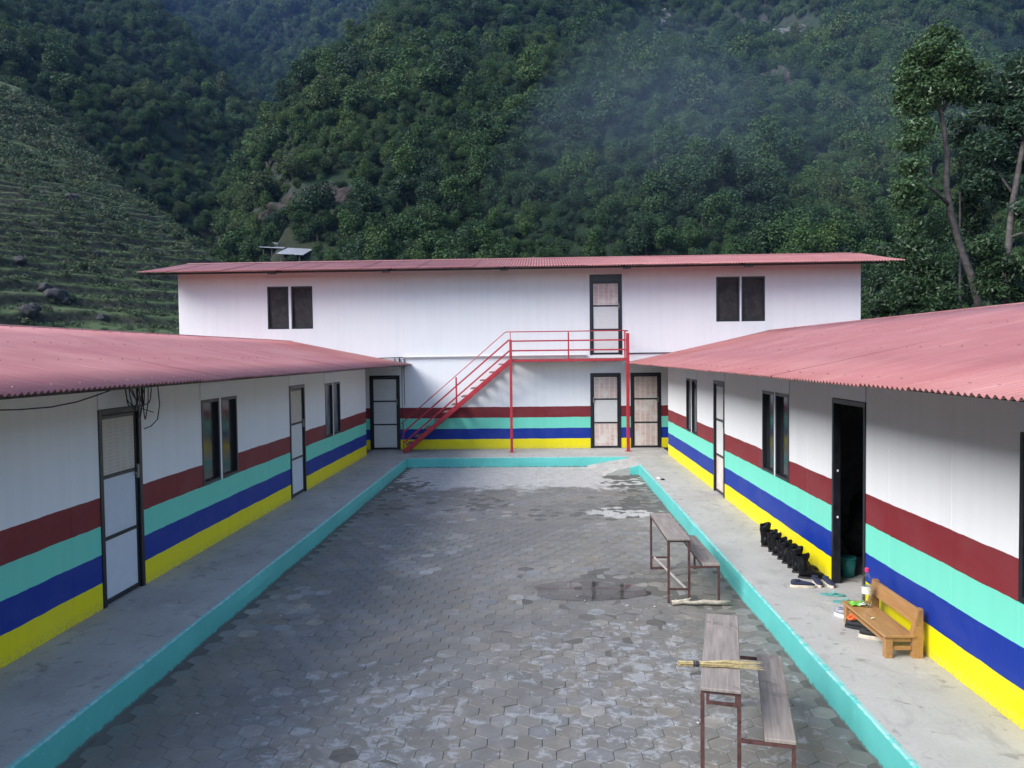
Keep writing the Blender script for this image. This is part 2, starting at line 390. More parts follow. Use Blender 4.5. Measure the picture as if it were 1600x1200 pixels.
M_wood = (lambda k: (k.bump(k.noise(k.map(k.obj(), (14, 1.2, 4)), 5, 5), .3, .004), k.out(k.mix(k.rng(k.noise(k.obj(), 3.5, 6, .7, .6), .55, .72, 0, .8), k.mix(k.rng(k.noise(k.map(k.obj(), (16, .9, 4)), 2.5, 6, .6), .3, .7), (.20, .17, .15), (.36, .31, .27)), (.085, .07, .072)), .6))[1])(N('weathered_plank'))
M_rust = simple('rusty_steel', (.10, .045, .040), .6, .2, .4, 18, .1, (.05, .03, .03))
M_bench = (lambda k: (k.bump(k.noise(k.map(k.obj(), (12, 1, 12)), 6, 4), .12, .003), k.out(k.mix(k.rng(k.noise(k.map(k.obj(), (9, .7, 9)), 4, 6, .6), .3, .7), (.31, .150, .052), (.43, .235, .090)), .42))[1])(N('varnished_wood'))

# ------------------------------------------------------------------ land
def prof(Y, ys, zs): return np.interp(Y, ys, zs)
def h_hills(X, Y):
    w1 = fbm(X/120+3.3, Y/150+1.1, 3); w2 = fbm(X/42+9.1, Y/60+5.2, 4)
    Yw = Y + 26*w1*np.clip((Y-70)/90, 0, 1)*1.7 + 12*w2*np.clip((Y-70)/90, 0, 1)
    z = prof(Yw, [0, 60, 95, 150, 230, 310, 400, 470, 560], [-1, -1, 15.6, 38.9, 81.5, 131, 201, 262, 300])
    xr = prof(Y, [60, 95, 150, 230, 310, 400, 500], [-27, -33, -45, -47, -47, -45, -42]) + 7*w2
    xr2 = prof(Y, [60, 170, 265, 400, 500], [78, 98, 141, 193, 230]) + 9*w2
    main = z - 1.35*np.maximum(0, xr-X) - .85*np.maximum(0, X-xr2)
    # gullies running down the big face
    gul = .55-2.2*np.abs(fbm((X+.12*Y+10*w2)/55+2.2, Y/330+8, 3))
    main = main + 15*gul*np.clip((Y-80)/140, 0, 1) + 3.0*fbm(X/14, Y/14, 3)*np.clip((Y-70)/60, 0, 1)
    lh = 60.9 - .545*(X+107.6) + .347*(Y-170)
    s = (X+77.4)*.72 + (Y-250)*.69
    lh = lh - 1.3*np.maximum(0, s+5*w2) + 9*fbm(X/35+4, Y/60+2, 4) + 2*fbm(X/11, Y/11, 2)
    lh = np.where(X < 40, lh, -50)
    fh = .80*(Y-290+50*fbm(X/150+5, Y/300+3, 3)) + 24*fbm(X/45+1, Y/240, 3)
    fh = np.minimum(fh, 520)
    rh = .62*(Y-150+30*w1) + .9*(X-175) + 16*fbm(X/50, Y/130, 3)
    rh = np.minimum(rh, .85*(Y-200))
    g = -1 + 0*X
    return np.maximum.reduce([main, lh, np.where(Y > 300, fh, -50), g]), np.argmax(np.stack([g, main, lh, np.where(Y > 300, fh, -50)]), 0)
def terr_raw(X, Y):
    z = 4.2 - .422*(X+32.7) + .215*(Y-48)
    s = (X+35)*.715 + (Y-85)*.70
    return z - .9*np.maximum(0, s+2.5*fbm(X/9, Y/9, 2))
def h_terr(X, Y):
    z = terr_raw(X, Y) + 2.6*fbm(X/22+1, Y/22+4, 3)
    st = 1.15; t = z/st + 1.25*fbm(X/19+8, Y/19, 3); f = t-np.floor(t)
    q = st*(np.floor(t) + np.clip((f-.78)/.22, 0, 1)*.88 + .12*f) - st*1.25*fbm(X/19+8, Y/19, 3)
    k = np.clip((z-22)/8, 0, 1); amp = .85-.6*k
    return z*(1-amp) + q*amp + .18*fbm(X/1.4, Y/1.4, 2) - .15

NA, NR = 520, 460
az = np.linspace(R(-46), R(44), NA); rr = 45*np.exp(np.linspace(0, math.log(1050/45), NR))
A, RR = np.meshgrid(az, rr); HX, HY = RR*np.sin(A), RR*np.cos(A)
HZ, HID = h_hills(HX, HY)
def grid_quads(nr, nc):
    i = np.arange(nr*nc).reshape(nr, nc)
    return np.stack([i[:-1, :-1].ravel(), i[:-1, 1:].ravel(), i[1:, 1:].ravel(), i[1:, :-1].ravel()], 1)
link('hills', npmesh('hills', np.stack([HX.ravel(), HY.ravel(), HZ.ravel()], 1), grid_quads(NR, NA), [M_hill]), kind='structure')
a2 = np.linspace(R(44), R(150), 90); r2 = np.linspace(30, 520, 60); A2, R2 = np.meshgrid(a2, r2); X2, Y2 = R2*np.sin(A2), R2*np.cos(A2)
Z2 = np.maximum(-1.2, .40*(X2-60-.30*np.maximum(0, Y2)) + 10*fbm(X2/40, Y2/60, 4)); Z2 = np.minimum(Z2, 330)
link('unseen_valley_side', npmesh('unseen_valley_side', np.stack([X2.ravel(), Y2.ravel(), Z2.ravel()], 1), grid_quads(60, 90), [M_hill]), kind='structure')  # unseen right slope, put in to cut skylight reaching the left wing
a2 = np.linspace(R(-170), R(-46), 90); A2, R2 = np.meshgrid(a2, r2); X2, Y2 = R2*np.sin(A2), R2*np.cos(A2)
Z2 = np.maximum(-1.2, .56*(-X2-38-.25*np.maximum(0, Y2)) + 10*fbm(X2/40, Y2/60, 4)); Z2 = np.minimum(Z2, 230)
link('unseen_valley_side', npmesh('unseen_valley_side', np.stack([X2.ravel(), Y2.ravel(), Z2.ravel()], 1), grid_quads(60, 90), [M_hill]), kind='structure')  # unseen left slope, shaped to keep low sky off walls under eaves
tx = np.arange(-135, -14, .30); ty = np.arange(36, 150, .34); TX, TY = np.meshgrid(tx, ty); TZ = np.maximum(h_terr(TX, TY), -1.2)
link('terraced_slope', npmesh('terraced_slope', np.stack([TX.ravel(), TY.ravel(), TZ.ravel()], 1), grid_quads(len(ty), len(tx)), [M_terr]), kind='structure')
gm = MB(); gm.add([(1190*math.cos(a), 1190*math.sin(a), -1.0) for a in np.linspace(0, 2*math.pi, 64, False)], [tuple(range(64))])
gm.build('ground', M_ground, kind='structure')

# horizon table used to leave out what no eye in the court could see
surf = np.maximum(HZ, np.where((HX > -135) & (HX < -14) & (HY > 36) & (HY < 150), h_terr(HX, HY), -5))
EL = (surf-CH)/RR; CM = np.maximum.accumulate(EL, 0)
def visible(x, y, ztop):
    a = np.arctan2(x, y); r = np.hypot(x, y)
    j = np.clip(((a-az[0])/(az[1]-az[0])).round().astype(int), 0, NA-1); i = np.clip(np.searchsorted(rr, r*.97)-1, 0, NR-1)
    return (ztop-CH)/r > CM[i, j] - .004

def leaf_cloud(n, cents, rads, size, seed, outward=.6, asp=.55, bend=False):
    g = np.random.default_rng(seed); V = []; cents = np.asarray(cents, float); rads = np.asarray(rads, float)
    w = (rads**2).sum(1) if rads.ndim > 1 else rads**2; w = w/w.sum()
    ci = g.choice(len(cents), n, p=w); d = g.normal(size=(n, 3)); d /= np.linalg.norm(d, axis=1)[:, None]
    rad = g.random(n)**.28; rv = rads[ci] if rads.ndim > 1 else rads[ci][:, None]
    P = cents[ci] + d*rad[:, None]*rv
    nn = d*outward + g.normal(size=(n, 3))*.55 + np.array([0, 0, .45]); nn /= np.linalg.norm(nn, axis=1)[:, None]
    t = np.cross(nn, g.normal(size=(n, 3))); t /= np.linalg.norm(t, axis=1)[:, None]; b = np.cross(nn, t)
    s = size*(.6+.8*g.random(n))[:, None]; t = t*s; b = b*s*asp
    if bend:                                                          # a pointed leaf, folded a little along its rib
        q = np.stack([P-t, P-t*.1+b-nn*s*.10, P+t*1.05-nn*s*.18, P-t*.1-b-nn*s*.10], 1)
    else:
        q = np.stack([P-t*.9-b*.2, P-t*.1-b, P+t, P+b*.9], 1)
    return q.reshape(-1, 3), np.arange(n*4).reshape(n, 4)

def hill_tree_mesh(seed, tall=1.0, n=1100, spread=1.0, mul=4.2, leaf=.125):
    g = np.random.default_rng(seed); nc = 16
    a = g.random(nc)*6.28; u = g.random(nc)**.6; zz = g.random(nc)
    rr_ = u*1.95*spread*(1-.35*zz); C = np.stack([rr_*np.cos(a), rr_*np.sin(a), (1.4+zz*3.1)*tall], 1)
    C[0] = (0, 0, 4.4*tall); rad = .46+.85*g.random(nc)**1.6
    V, Q = leaf_cloud(int(n*mul), C, rad*1.08, leaf, seed+50)
    mb = MB(); mb.m = 1
    mb.tube([(0, 0, -1.2), (.1, 0, 1), (0, .08, 2.6*tall)], [.16, .12, .06], 5)
    for k in range(3): mb.tube([(0, 0, 1.2+.3*k), tuple(C[k+1])], [.07, .03], 4)
    nv = len(mb.v)
    me = bpy.data.meshes.new('hill_tree')
    me.from_pydata([tuple(p) for p in V]+mb.v, [], [tuple(q) for q in Q]+[tuple(i+len(V) for i in f) for f in mb.f])
    me.materials.append(M_forest); me.materials.append(M_fbark)
    me.polygons.foreach_set('material_index', [0]*len(Q)+[1]*len(mb.f)); me.update()
    return me
TP = ((1, 1, 1100, 1), (2, 1.25, 1200, .9), (3, .8, 1000, 1.2), (4, 1, 1100, 1), (5, 1.45, 1200, .75), (6, .9, 1100, 1.1))
TREES = [hill_tree_mesh(*p) for p in TP]; TREES_LIGHT = [hill_tree_mesh(*p, 2.5, .155) for p in TP]
def scrub_mesh(seed, n=160):
    g = np.random.default_rng(seed); C = np.stack([g.normal(size=7)*.5, g.normal(size=7)*.5, .25+.3*g.random(7)], 1)
    V, Q = leaf_cloud(n, C, .35+.2*g.random(7), .16, seed+9); V[:, 2] = np.maximum(V[:, 2], -.1)
    me = npmesh('scrub', V, Q, [M_scrub], False); return me
SCRUBS = [scrub_mesh(k) for k in range(11, 15)]

# cliffs and clearings: where trees stay away (plan x, y, radius)
CLEAR = []
for px, py, Y, rad in ((485, 335, 108, 9), (1033, 35, 330, 13), (1240, 55, 300, 12), (1235, 150, 215, 8), (445, 388, 88, 8), (448, 402, 76, 5), (452, 408, 67, 4),  (892, 55, 330, 8), (1300, 300, 135, 4)):
    p = at(px, py, Y); CLEAR.append((p.x, p.y, rad))

def scatter(r0, r1, spacing):
    out = []; r = r0
    while r < r1:
        s = spacing(r); n = int(r*R(88)/s)
        a = R(-45) + (np.arange(n)+rng.random(n)*.9)*R(88)/n
        q = r + (rng.random(n)-.5)*s*1.1
        out.append(np.stack([q*np.sin(a), q*np.cos(a), np.full(n, s)], 1)); r += s*.88
    return np.concatenate(out)
pt = scatter(56, 1000, lambda r: 1.35 + .0090*r)
z, hid = h_hills(pt[:, 0], pt[:, 1]); tz = np.where((pt[:, 0] > -135) & (pt[:, 0] < -14) & (pt[:, 1] < 150), terr_raw(pt[:, 0], pt[:, 1]), -9)
sc = pt[:, 2]/3.4*np.exp(.30*rng.normal(size=len(pt)))*.86
sc = np.where(hid == 2, sc*.72, sc)
# the same size law, broken by gaps and by stands of taller trees
st = fbm(pt[:, 0]/26+4, pt[:, 1]/26+9, 3); sc = np.clip(sc*(1+.70*st), .2, .42+.0062*pt[:, 1])
ok = (hid > 0) & (z > tz-1.0) & (pt[:, 1] > 50) & (rng.random(len(pt)) < .96)
for cx, cyy, rad in CLEAR: ok &= (np.hypot(pt[:, 0]-cx, pt[:, 1]-cyy) > rad*(.75+.4*rng.random(len(pt)))) | (rng.random(len(pt)) < .06)
ok &= visible(pt[:, 0], pt[:, 1], z+5.5*sc)
pt, z, sc = pt[ok], z[ok], sc[ok]
ti = rng.integers(0, len(TREES), len(pt)); ro = rng.random(len(pt))*6.28
# extra dark trees along the foot of the valley between terraces and main hill, and behind the building's right end
pxx = (pt[:, 0]/pt[:, 1])*F+843; pyy = 554-(z+3*sc-CH)/pt[:, 1]*F
inview = (pxx > -20) & (pxx < 1620) & (pyy > -10) & (pyy < np.where((pxx > 230) & (pxx < 1395), 425, 505))
size = np.where(inview, sc/pt[:, 1], 0); order = np.argsort(-size); near = order[:300]; rest = np.setdiff1d(np.arange(len(pt)), near)
for i in near:
    o = link('hillside_tree', TREES_LIGHT[ti[i]]); o.location = (pt[i, 0], pt[i, 1], z[i]-.2); o.rotation_euler = (rng.normal()*.1, rng.normal()*.1, ro[i]); s_ = sc[i]*(.9+.3*rng.random()); o.scale = (s_*(.85+.35*rng.random()), s_*(.85+.35*rng.random()), s_)
    kind_ = ('rounded', 'tall', 'low spreading', 'loose crowned', 'narrow', 'broad')[ti[i]]
    ZN = ('left of the upper building', 'left of the left upper window', 'over the left upper window', 'right of the left upper window', 'over the flight of stairs', 'left of the upper door',
          'over the upper door', 'between the upper door and right upper window', 'over the right upper window', 'right of the right upper window', 'behind the tall trees')
    zn = ZN[int(np.searchsorted([279, 418, 488, 630, 800, 920, 975, 1119, 1195, 1345], pxx[i]))]; hi = 'close above the roof' if pyy[i] > 372 else 'higher up the slope'
    tag(o, '%s forest tree, %s, %s' % (kind_, zn, hi), 'tree', '%s forest trees %s, %s' % (kind_, zn, hi))

def instancer(name, pts, scales, rots, idx, meshes, kind='stuff'):
    src = bpy.data.collections.new(name+'_sources')
    for k, me in enumerate(meshes): src.objects.link(bpy.data.objects.new('%s_source_%02d' % (name, k), me))
    me = bpy.data.meshes.new(name); me.vertices.add(len(pts)); me.vertices.foreach_set('co', np.asarray(pts, np.float32).ravel())
    for an, ty, dat in (('sc', 'FLOAT', scales), ('ro', 'FLOAT', rots), ('ix', 'INT', idx), ('tx', 'FLOAT', rng.normal(size=len(pts))*.16), ('ty', 'FLOAT', rng.normal(size=len(pts))*.16)):
        a = me.attributes.new(an, ty, 'POINT'); a.data.foreach_set('value', np.asarray(dat, np.float32 if ty == 'FLOAT' else np.int32))
    me.update(); o = link(name, me, kind=kind)
    g = bpy.data.node_groups.new(name+'_nodes', 'GeometryNodeTree')
    g.interface.new_socket('Geometry', in_out='INPUT', socket_type='NodeSocketGeometry'); g.interface.new_socket('Geometry', in_out='OUTPUT', socket_type='NodeSocketGeometry')
    nn = g.nodes.new; L = g.links.new
    gi, go = nn('NodeGroupInput'), nn('NodeGroupOutput'); ip = nn('GeometryNodeInstanceOnPoints'); ci = nn('GeometryNodeCollectionInfo')
    ci.inputs['Collection'].default_value = src; ci.inputs['Separate Children'].default_value = True; ci.inputs['Reset Children'].default_value = True
    def attr(n, t):
        x = nn('GeometryNodeInputNamedAttribute'); x.data_type = t; x.inputs['Name'].default_value = n; return x.outputs['Attribute']
    mp = nn('GeometryNodeMeshToPoints'); L(gi.outputs[0], mp.inputs[0]); L(mp.outputs[0], ip.inputs['Points']); L(ci.outputs[0], ip.inputs['Instance'])
    ip.inputs['Pick Instance'].default_value = True; L(attr('ix', 'INT'), ip.inputs['Instance Index'])
    cx = nn('ShaderNodeCombineXYZ'); L(attr('ro', 'FLOAT'), cx.inputs[2]); L(attr('tx', 'FLOAT'), cx.inputs[0]); L(attr('ty', 'FLOAT'), cx.inputs[1]); L(cx.outputs[0], ip.inputs['Rotation']); L(attr('sc', 'FLOAT'), ip.inputs['Scale'])
    L(ip.outputs[0], go.inputs[0])
    md = o.modifiers.new('scatter', 'NODES'); md.node_group = g
    return o
i = rest
u2 = scatter(54, 520, lambda r: 2.3+.009*r); uz, uh = h_hills(u2[:, 0], u2[:, 1]); utz = np.where((u2[:, 0] > -135) & (u2[:, 0] < -14) & (u2[:, 1] < 150), terr_raw(u2[:, 0], u2[:, 1]), -9)
us = u2[:, 2]/3.5*(.30+.30*rng.random(len(u2))); uk = (uh > 0) & (uz > utz-.8) & visible(u2[:, 0], u2[:, 1], uz+3*us)
for cx, cyy, rad in CLEAR: uk &= np.hypot(u2[:, 0]-cx, u2[:, 1]-cyy) > rad*.42
u2, uz, us = u2[uk], uz[uk], us[uk]
un = instancer('undergrowth', np.stack([u2[:, 0], u2[:, 1], uz-1.1*us], 1), us, rng.random(len(u2))*6.28, rng.choice([0, 2, 5], len(u2)), TREES)
tag(un, 'bushes and saplings filling the gaps between the forest trees', 'undergrowth')
fo = instancer('forest', np.stack([pt[i, 0], pt[i, 1], z[i]-.2], 1), sc[i], ro[i], ti[i], TREES)
tag(fo, 'far forest of small trees covering the dark green mountain slopes', 'forest')
# scrub on the terraces
n = 42000
bx = rng.uniform(-130, -22, n); by = rng.uniform(40, 140, n); bz = h_terr(bx, by); hz, _ = h_hills(bx, by)
dens = fbm(bx/7+3, by/7+1, 3)
ok = (bz > hz-.5) & (bz > 0) & visible(bx, by, bz+.5) & (rng.random(n) < .55+.9*dens)
bx, by, bz = bx[ok], by[ok], bz[ok]; bs = (.18+.50*rng.random(len(bx))**3)*np.clip(by/75, .8, 2)
fo = instancer('scrub', np.stack([bx, by, bz-.05], 1), bs, rng.random(len(bx))*6.28, rng.integers(0, 4, len(bx)), SCRUBS)
tag(fo, 'low scrub and weeds growing over the terraced slope at left', 'scrub')

# boulders on the terraces, cliffs on the hills
def rock_mesh(name, seed, mat, sx=1, sy=1, sz=1, n=12, rough=0):
    V = []; 
    for i_ in range(n+1):
        th = math.pi*i_/n
        for j in range(2*n):
            ph = math.pi*j/n; V.append((math.sin(th)*math.cos(ph), math.sin(th)*math.sin(ph), math.cos(th)))
    V = np.array(V); d = 1 + .38*fbm(V[:, 0]*1.6+seed, V[:, 1]*1.6+V[:, 2]*1.3+seed*2, 4) + .3*fbm(V[:, 2]*2.1+seed, V[:, 0]*2+V[:, 1]+9, 3)
    if rough: d = d + rough*fbm(V[:, 0]*5+seed, V[:, 2]*4+V[:, 1]*3, 4) + rough*.5*np.abs(fbm(V[:, 0]*9+seed, V[:, 2]*3+V[:, 1]*3, 3))
    V = V*d[:, None]*np.array([sx, sy, sz]); Q = []
    for i_ in range(n):
        for j in range(2*n): Q.append((i_*2*n+j, (i_+1)*2*n+j, (i_+1)*2*n+(j+1) % (2*n), i_*2*n+(j+1) % (2*n)))
    return npmesh(name, V, np.array(Q), [mat], False)
def ground_hit(px, py, fn, y0, y1):
    for Y in np.arange(y0, y1, .25):
        p = at(px, py, Y)
        if p.z <= float(fn(np.array([p.x]), np.array([p.y]))[0]): return p
    return at(px, py, (y0+y1)/2)
BO = [(45, 487, .95, 'dark round boulder, lowest and leftmost on the terraced slope'), (88, 462, .95, 'broad grey boulder beside the round one on the terraced slope'), (70, 452, .75, 'pale topped boulder crowning the rock cluster on the terraced slope'),
      (100, 470, .6, 'small boulder at the right foot of the rock cluster'), (160, 497, .55, 'low stone half sunk in a terrace above the left roof'), (112, 312, .8, 'large weathered rock high on the left slope among scrub'), (30, 408, .6, 'grey stone at the left edge of the terraced slope'), (150, 398, .5, 'pale flat stones on an upper terrace edge')]
for k, (px, py, s_, lab) in enumerate(BO):
    p = ground_hit(px, py, h_terr, 38, 140)
    o = link('boulder', rock_mesh('boulder', k+3, M_rock, 1.15, 1, .85, 14, .35)); o.location = p; o.scale = (s_*p.y/85,)*3; o.rotation_euler = (0, 0, k)
    tag(o, lab, 'boulder', 'boulders on the terraced slope')
CL = [(490, 325, 6.5, 3.6, M_cliff, 'bare brown cliff under trees above the small huts', 95, 160), (1033, 35, 5, 8, M_cliffpale, 'pale grey rock face near the top centre of the forest', 240, 420), (1245, 60, 9, 6, M_cliffpale, 'grey broken cliff high on the right part of the mountain', 200, 420),
      (1232, 150, 7.5, 7, M_cliff, 'dark rock outcrop below the broken cliff on the right slope', 150, 330), (893, 55, 5, 6, M_cliff, 'dark purple rock face left of the pale one', 240, 420), (1300, 300, 3.2, 1.8, M_cliff, 'brown boulder ledge just above the red roof right end', 90, 200), (680, 345, 4.5, 2.2, M_cliff, 'brown rock band low in the middle of the forest', 85, 200)]
hf = lambda a, b: h_hills(a, b)[0]
for k, (px, py, w, h_, m, lab, y0, y1) in enumerate(CL):
    p = ground_hit(px, py, hf, y0, y1)
    o = link('rock_cliff', rock_mesh('rock_cliff', k+31, m, w, 2.6, h_, 32, .45)); o.location = p + Vector((0, 1.6, -.8)); o.rotation_euler = (-.55, 0, 0); tag(o, lab, 'cliff')

# small huts on the hillside
M_tin = simple('pale_tin_roof', (.36, .37, .40), .35, .2, .1, 1); M_hutwall = simple('dark_plank_wall', (.05, .04, .035), .8, 0, .3, 1)
def hut(name, px0, px1, py, Y, w, open_, lab):
    a = at(px0, py, Y); b = at(px1, py, Y); t = empty(name, (a.x, a.y, a.z-2.2), 0, lab, 'hut'); L_ = b.x-a.x
    MB().add([(-.3, -1.1, 1.95), (L_+.3, -1.1, 1.75), (L_+.3, w, 2.9), (-.3, w, 3.1), (-.3, -1.1, 1.89), (L_+.3, -1.1, 1.69), (L_+.3, w, 2.84), (-.3, w, 3.04)], [(0,1,2,3),(7,6,5,4),(0,4,5,1),(1,5,6,2),(2,6,7,3),(3,7,4,0)]).build('roof', M_tin, t)
    mb = MB().box((0, w-.3, -3), (L_, w-.15, 2.7)).box((0, .2, -3), (.15, w-.3, 2.2)).box((L_-.15, .2, -3), (L_, w-.3, 2.0))
    if not open_: mb.box((.15, .2, -3), (L_-.15, .3, 1.9))
    mb.build('wall', M_hutwall, t)
    for k in range(3): MB().box((.1+k*(L_-.35)/2, -.9, -3), (.25+k*(L_-.35)/2, -.78, 1.75)).build('post', M_hutwall, t)
    MB().box((-.2, -1, -6), (L_+.2, w, -1.2)).build('stone_plinth', M_rock, t)
hut('hillside_hut', 413, 444, 384, 92, 3.5, False, 'small hut with long pale tin roof on the hillside, upper of two')
hut('open_shed', 441, 474, 394, 88, 3, True, 'open fronted shed with pale tin roof below the upper hut')

# ------------------------------------------------------------------ court, walkways
XL, XR, YB = -4.666, 3.325, 22.264             # wall planes
KL, KR, KB = -3.48, 2.36, 20.33                # kerb lines
Y0, CZ = -1.0, -.25
mb = MB().box((KL+.02, Y0, CZ-.2), (KR-.02, KB-.02, CZ-.0055)); court = mb.build('courtyard', M_dirt, kind='structure')
# pavers: hexagons, two sides parallel to the wings
w = .206; s6 = w/math.sqrt(3); row = 1.5*s6
def hexa(inset, z):
    r = s6-inset; return [(r*math.sin(math.pi/3*k), r*math.cos(math.pi/3*k), z) for k in range(6)]
def hex_mesh():
    m = MB(); m.loft([hexa(.0022, -.05), hexa(.0022, -.0035), hexa(.0060, 0)][::1], False); b = len(m.v)-6; m.f.append(tuple(b+k for k in range(6))[::-1]); m.mi.append(0)
    m.f = [f[::-1] for f in m.f]; return m
hx = hex_mesh(); hme = hx.mesh('paver', M_paver1); hv = np.array(hx.v); 
cells = []
r_ = 0; y = 2.6
while y < KB-.05:
    x = KL + .03 + (w/2 if r_ % 2 else 0)
    while x < KR+.02:
        cells.append((x+w*.2, y)); x += w
    y += row; r_ += 1
cells = np.array(cells)
cells = cells[(cells[:, 0] > KL+.1) & (cells[:, 0] < KR-.06)]
nc = len(cells)
tone = .215 + .05*fbm(cells[:, 0]*.5+4, cells[:, 1]*.4, 3) + .011*rng.normal(size=nc)
pale = (rng.random(nc) < .03); tone = np.where(pale, tone+.07+.06*rng.random(nc), tone)
cl = fbm(cells[:, 0]*.8+1.5, cells[:, 1]*.8+7, 3); tone = tone + np.where(cl > .30, .11*rng.random(nc), 0)
tone = np.clip(tone, .08, .42); wc = rng.normal(size=nc)*.035
tint = np.stack([tone*(1.07+wc), tone*(1.0+wc*.2), tone*(.90-wc)], 1)
cz = CZ + rng.normal(size=nc)*.0013 + .012*fbm(cells[:, 0]*.5, cells[:, 1]*.4, 2); tl = rng.normal(size=(nc, 2))*.007
# those that show largest in view are parts, the rest one part
pp = (cells[:, 0]/cells[:, 1])*F+843
vis = (cells[:, 1] > 5.2) & (pp > -60) & (pp < 1640); key = np.where(vis, cells[:, 1], 99); od = np.argsort(key)
for i in od[:300]:
    o = link('paver', hme, court); o.location = (cells[i, 0], cells[i, 1], cz[i]); o.rotation_euler = (tl[i, 0], tl[i, 1], rng.normal()*.012); o.color = (*tint[i], 1)
V = []; fs = []; cols = []
for i in od[300:]:
    b = len(V)*len(hv); q = hv.copy(); q[:, 2] += q[:, 1]*tl[i, 0] - q[:, 0]*tl[i, 1]; V.append(q+[cells[i, 0], cells[i, 1], cz[i]]); cols.append(np.repeat(tint[i][None], len(hv), 0))
    fs += [tuple(k+b for k in f) for f in hx.f]
me = bpy.data.meshes.new('paver_field'); me.from_pydata(np.concatenate(V).tolist(), [], fs); me.materials.append(M_paver2)
ca = me.color_attributes.new('tint', 'FLOAT_COLOR', 'POINT'); cc = np.concatenate(cols); ca.data.foreach_set('color', np.concatenate([cc, np.ones((len(cc), 1))], 1).astype(np.float32).ravel()); me.update()
link('paver_field', me, court, kind='stuff')

# thin standing water over the sunken pavers
def puddle(cx, cy_, rx, ry, seed, z):
    g = []
    for k in range(72):
        a = 2*math.pi*k/72; q = 1 + .32*float(fbm(np.array([math.cos(a)*1.3+seed]), np.array([math.sin(a)*1.3]), 4)[0])
        g.append((cx+rx*q*math.cos(a), cy_+ry*q*math.sin(a), z))
    MB().add(g, [tuple(range(72))]).build('puddle', M_water, kind='structure')
puddle(.55, 9.62, .72, .42, 3, CZ+.0085)

def slab(name, x0, y0, x1, y1):
    nx = max(1, int((x1-x0)/.5)); ny = max(1, int((y1-y0)/.5)); m = MB()
    m.box((x0, y0, -.35), (x1, y1, 0), .008); return m.build(name, M_walk, kind='structure')
wl = slab('walkway', XL-.1, Y0, KL-.02, YB+.05); wr = slab('walkway', KR+.02, Y0, XR+.1, KB-1.45); wb = slab('walkway', KL-.02, KB+.02, XR+.1, YB+.05); wc_ = slab('walkway', KR+.02, KB-1.45, XR+.1, KB+.02)
def kerb(parent, p0, p1, out, name='kerb'):                          # painted face with a hand laid, uneven edge
    p0 = Vector(p0); p1 = Vector(p1); L_ = (p1-p0).length; n_ = max(3, int(L_/.12)); out = Vector(out); rings = []
    for i_ in range(n_+1):
        p = p0 + (p1-p0)*i_/n_; a = .0012*random.uniform(-1, 1)+.007*math.sin(i_*.13)+.004*math.sin(i_*.41); b = .0015*random.uniform(-1, 1)+.006*math.sin(i_*.31)
        rings.append([p - out*.03 + Vector((0, 0, -.3)), p + out*(.032+b) + Vector((0, 0, -.3)), p + out*(.024+b*.7)+Vector((0, 0, -.13)), p + out*(.014+a)+Vector((0, 0, -.006)), p + out*a*.5+Vector((0, 0, .003)), p - out*(.022+a)+Vector((0, 0, .003))])
    m = MB().loft(rings); o = m.build(name, M_kerb, parent); return o
kerb(wl, (KL-.005, Y0, 0), (KL-.005, KB+.02, 0), (1, 0, 0))
kerb(wr, (KR+.005, Y0, 0), (KR+.005, KB-1.46, 0), (-1, 0, 0))
kerb(wb, (KL+.02, KB+.005, 0), (2.22, KB+.005, 0), (0, -1, 0))
# broken ramp in the far right corner, its near cheek painted
m = MB(); xs = np.linspace(1.55, KR+.025, 9); ys = np.linspace(KB-1.44, KB+.01, 9); i_ = 0
VV = []; 
for a in ys:
    for b in xs:
        t = (b-1.55)/(KR-1.53); VV.append((b-.25*(a-KB+1.44)*(1-t)+.02*random.uniform(-1, 1)*(t < .9), a, min(.0, CZ+.03 + .22*t**.9 + .012*random.uniform(-1, 1)*(t < .9))))
m.add(VV, [tuple(q) for q in grid_quads(9, 9)]); edge = list(range(9))+[9*k+8 for k in range(1, 9)]+list(range(79, 71, -1))+[9*k for k in range(7, 0, -1)]
bl = len(m.v); m.v += [(m.v[e][0], m.v[e][1], CZ-.08) for e in edge]; ne = len(edge)
for e in range(ne): m.f.append((edge[e], bl+e, bl+(e+1) % ne, edge[(e+1) % ne])); m.mi.append(0)
m.build('ramp', M_walk, wc_)
kerb(wc_, (KR+.03, KB-1.455, -.005), (KR-.24, KB-1.455, -.075), (0, -1, 0), 'ramp_cheek')

# ------------------------------------------------------------------ buildings
class Face:                                                          # a wall plane: u along the wall, v outwards, z up
    def __init__(s, kind): s.k = kind
    def p(s, u, v, z):
        return {'L': (XL+v, u, z), 'R': (XR-v, u, z), 'B': (u, YB-v, z)}[s.k]
    def box(s, mb, u0, u1, v0, v1, z0, z1, bev=0): return mb.box(s.p(u0, v0, z0), s.p(u1, v1, z1), bev)
FL, FR, FB = Face('L'), Face('R'), Face('B')
def wall(face, parent, u0, u1, z0, z1, openings, step, start):
    cuts = {u0, u1}
    for o in openings: cuts |= {o[0], o[1]}
    u = start
    while u < u1:
        if u > u0+.15 and all(abs(u-c) > .12 for c in cuts) and not any(o[0] < u < o[1] for o in openings): cuts.add(u)
        u += step
    cuts = sorted(cuts)
    for a, b in zip(cuts, cuts[1:]):
        if b-a < .02: continue
        mid = (a+b)/2; segs = [(z0, z1)]
        for o in openings:
            if o[0] <= mid <= o[1]:
                ns = []
                for (p, q) in segs:
                    if o[2] > p: ns.append((p, min(q, o[2])))
                    if o[3] < q: ns.append((max(p, o[3]), q))
                segs = [sg for sg in ns if sg[1]-sg[0] > .02]
        for p, q in segs:
            mb = MB(); face.box(mb, a, b, -.07, 0, p, q, .0035); mb.build('wall_panel', M_wall, parent)
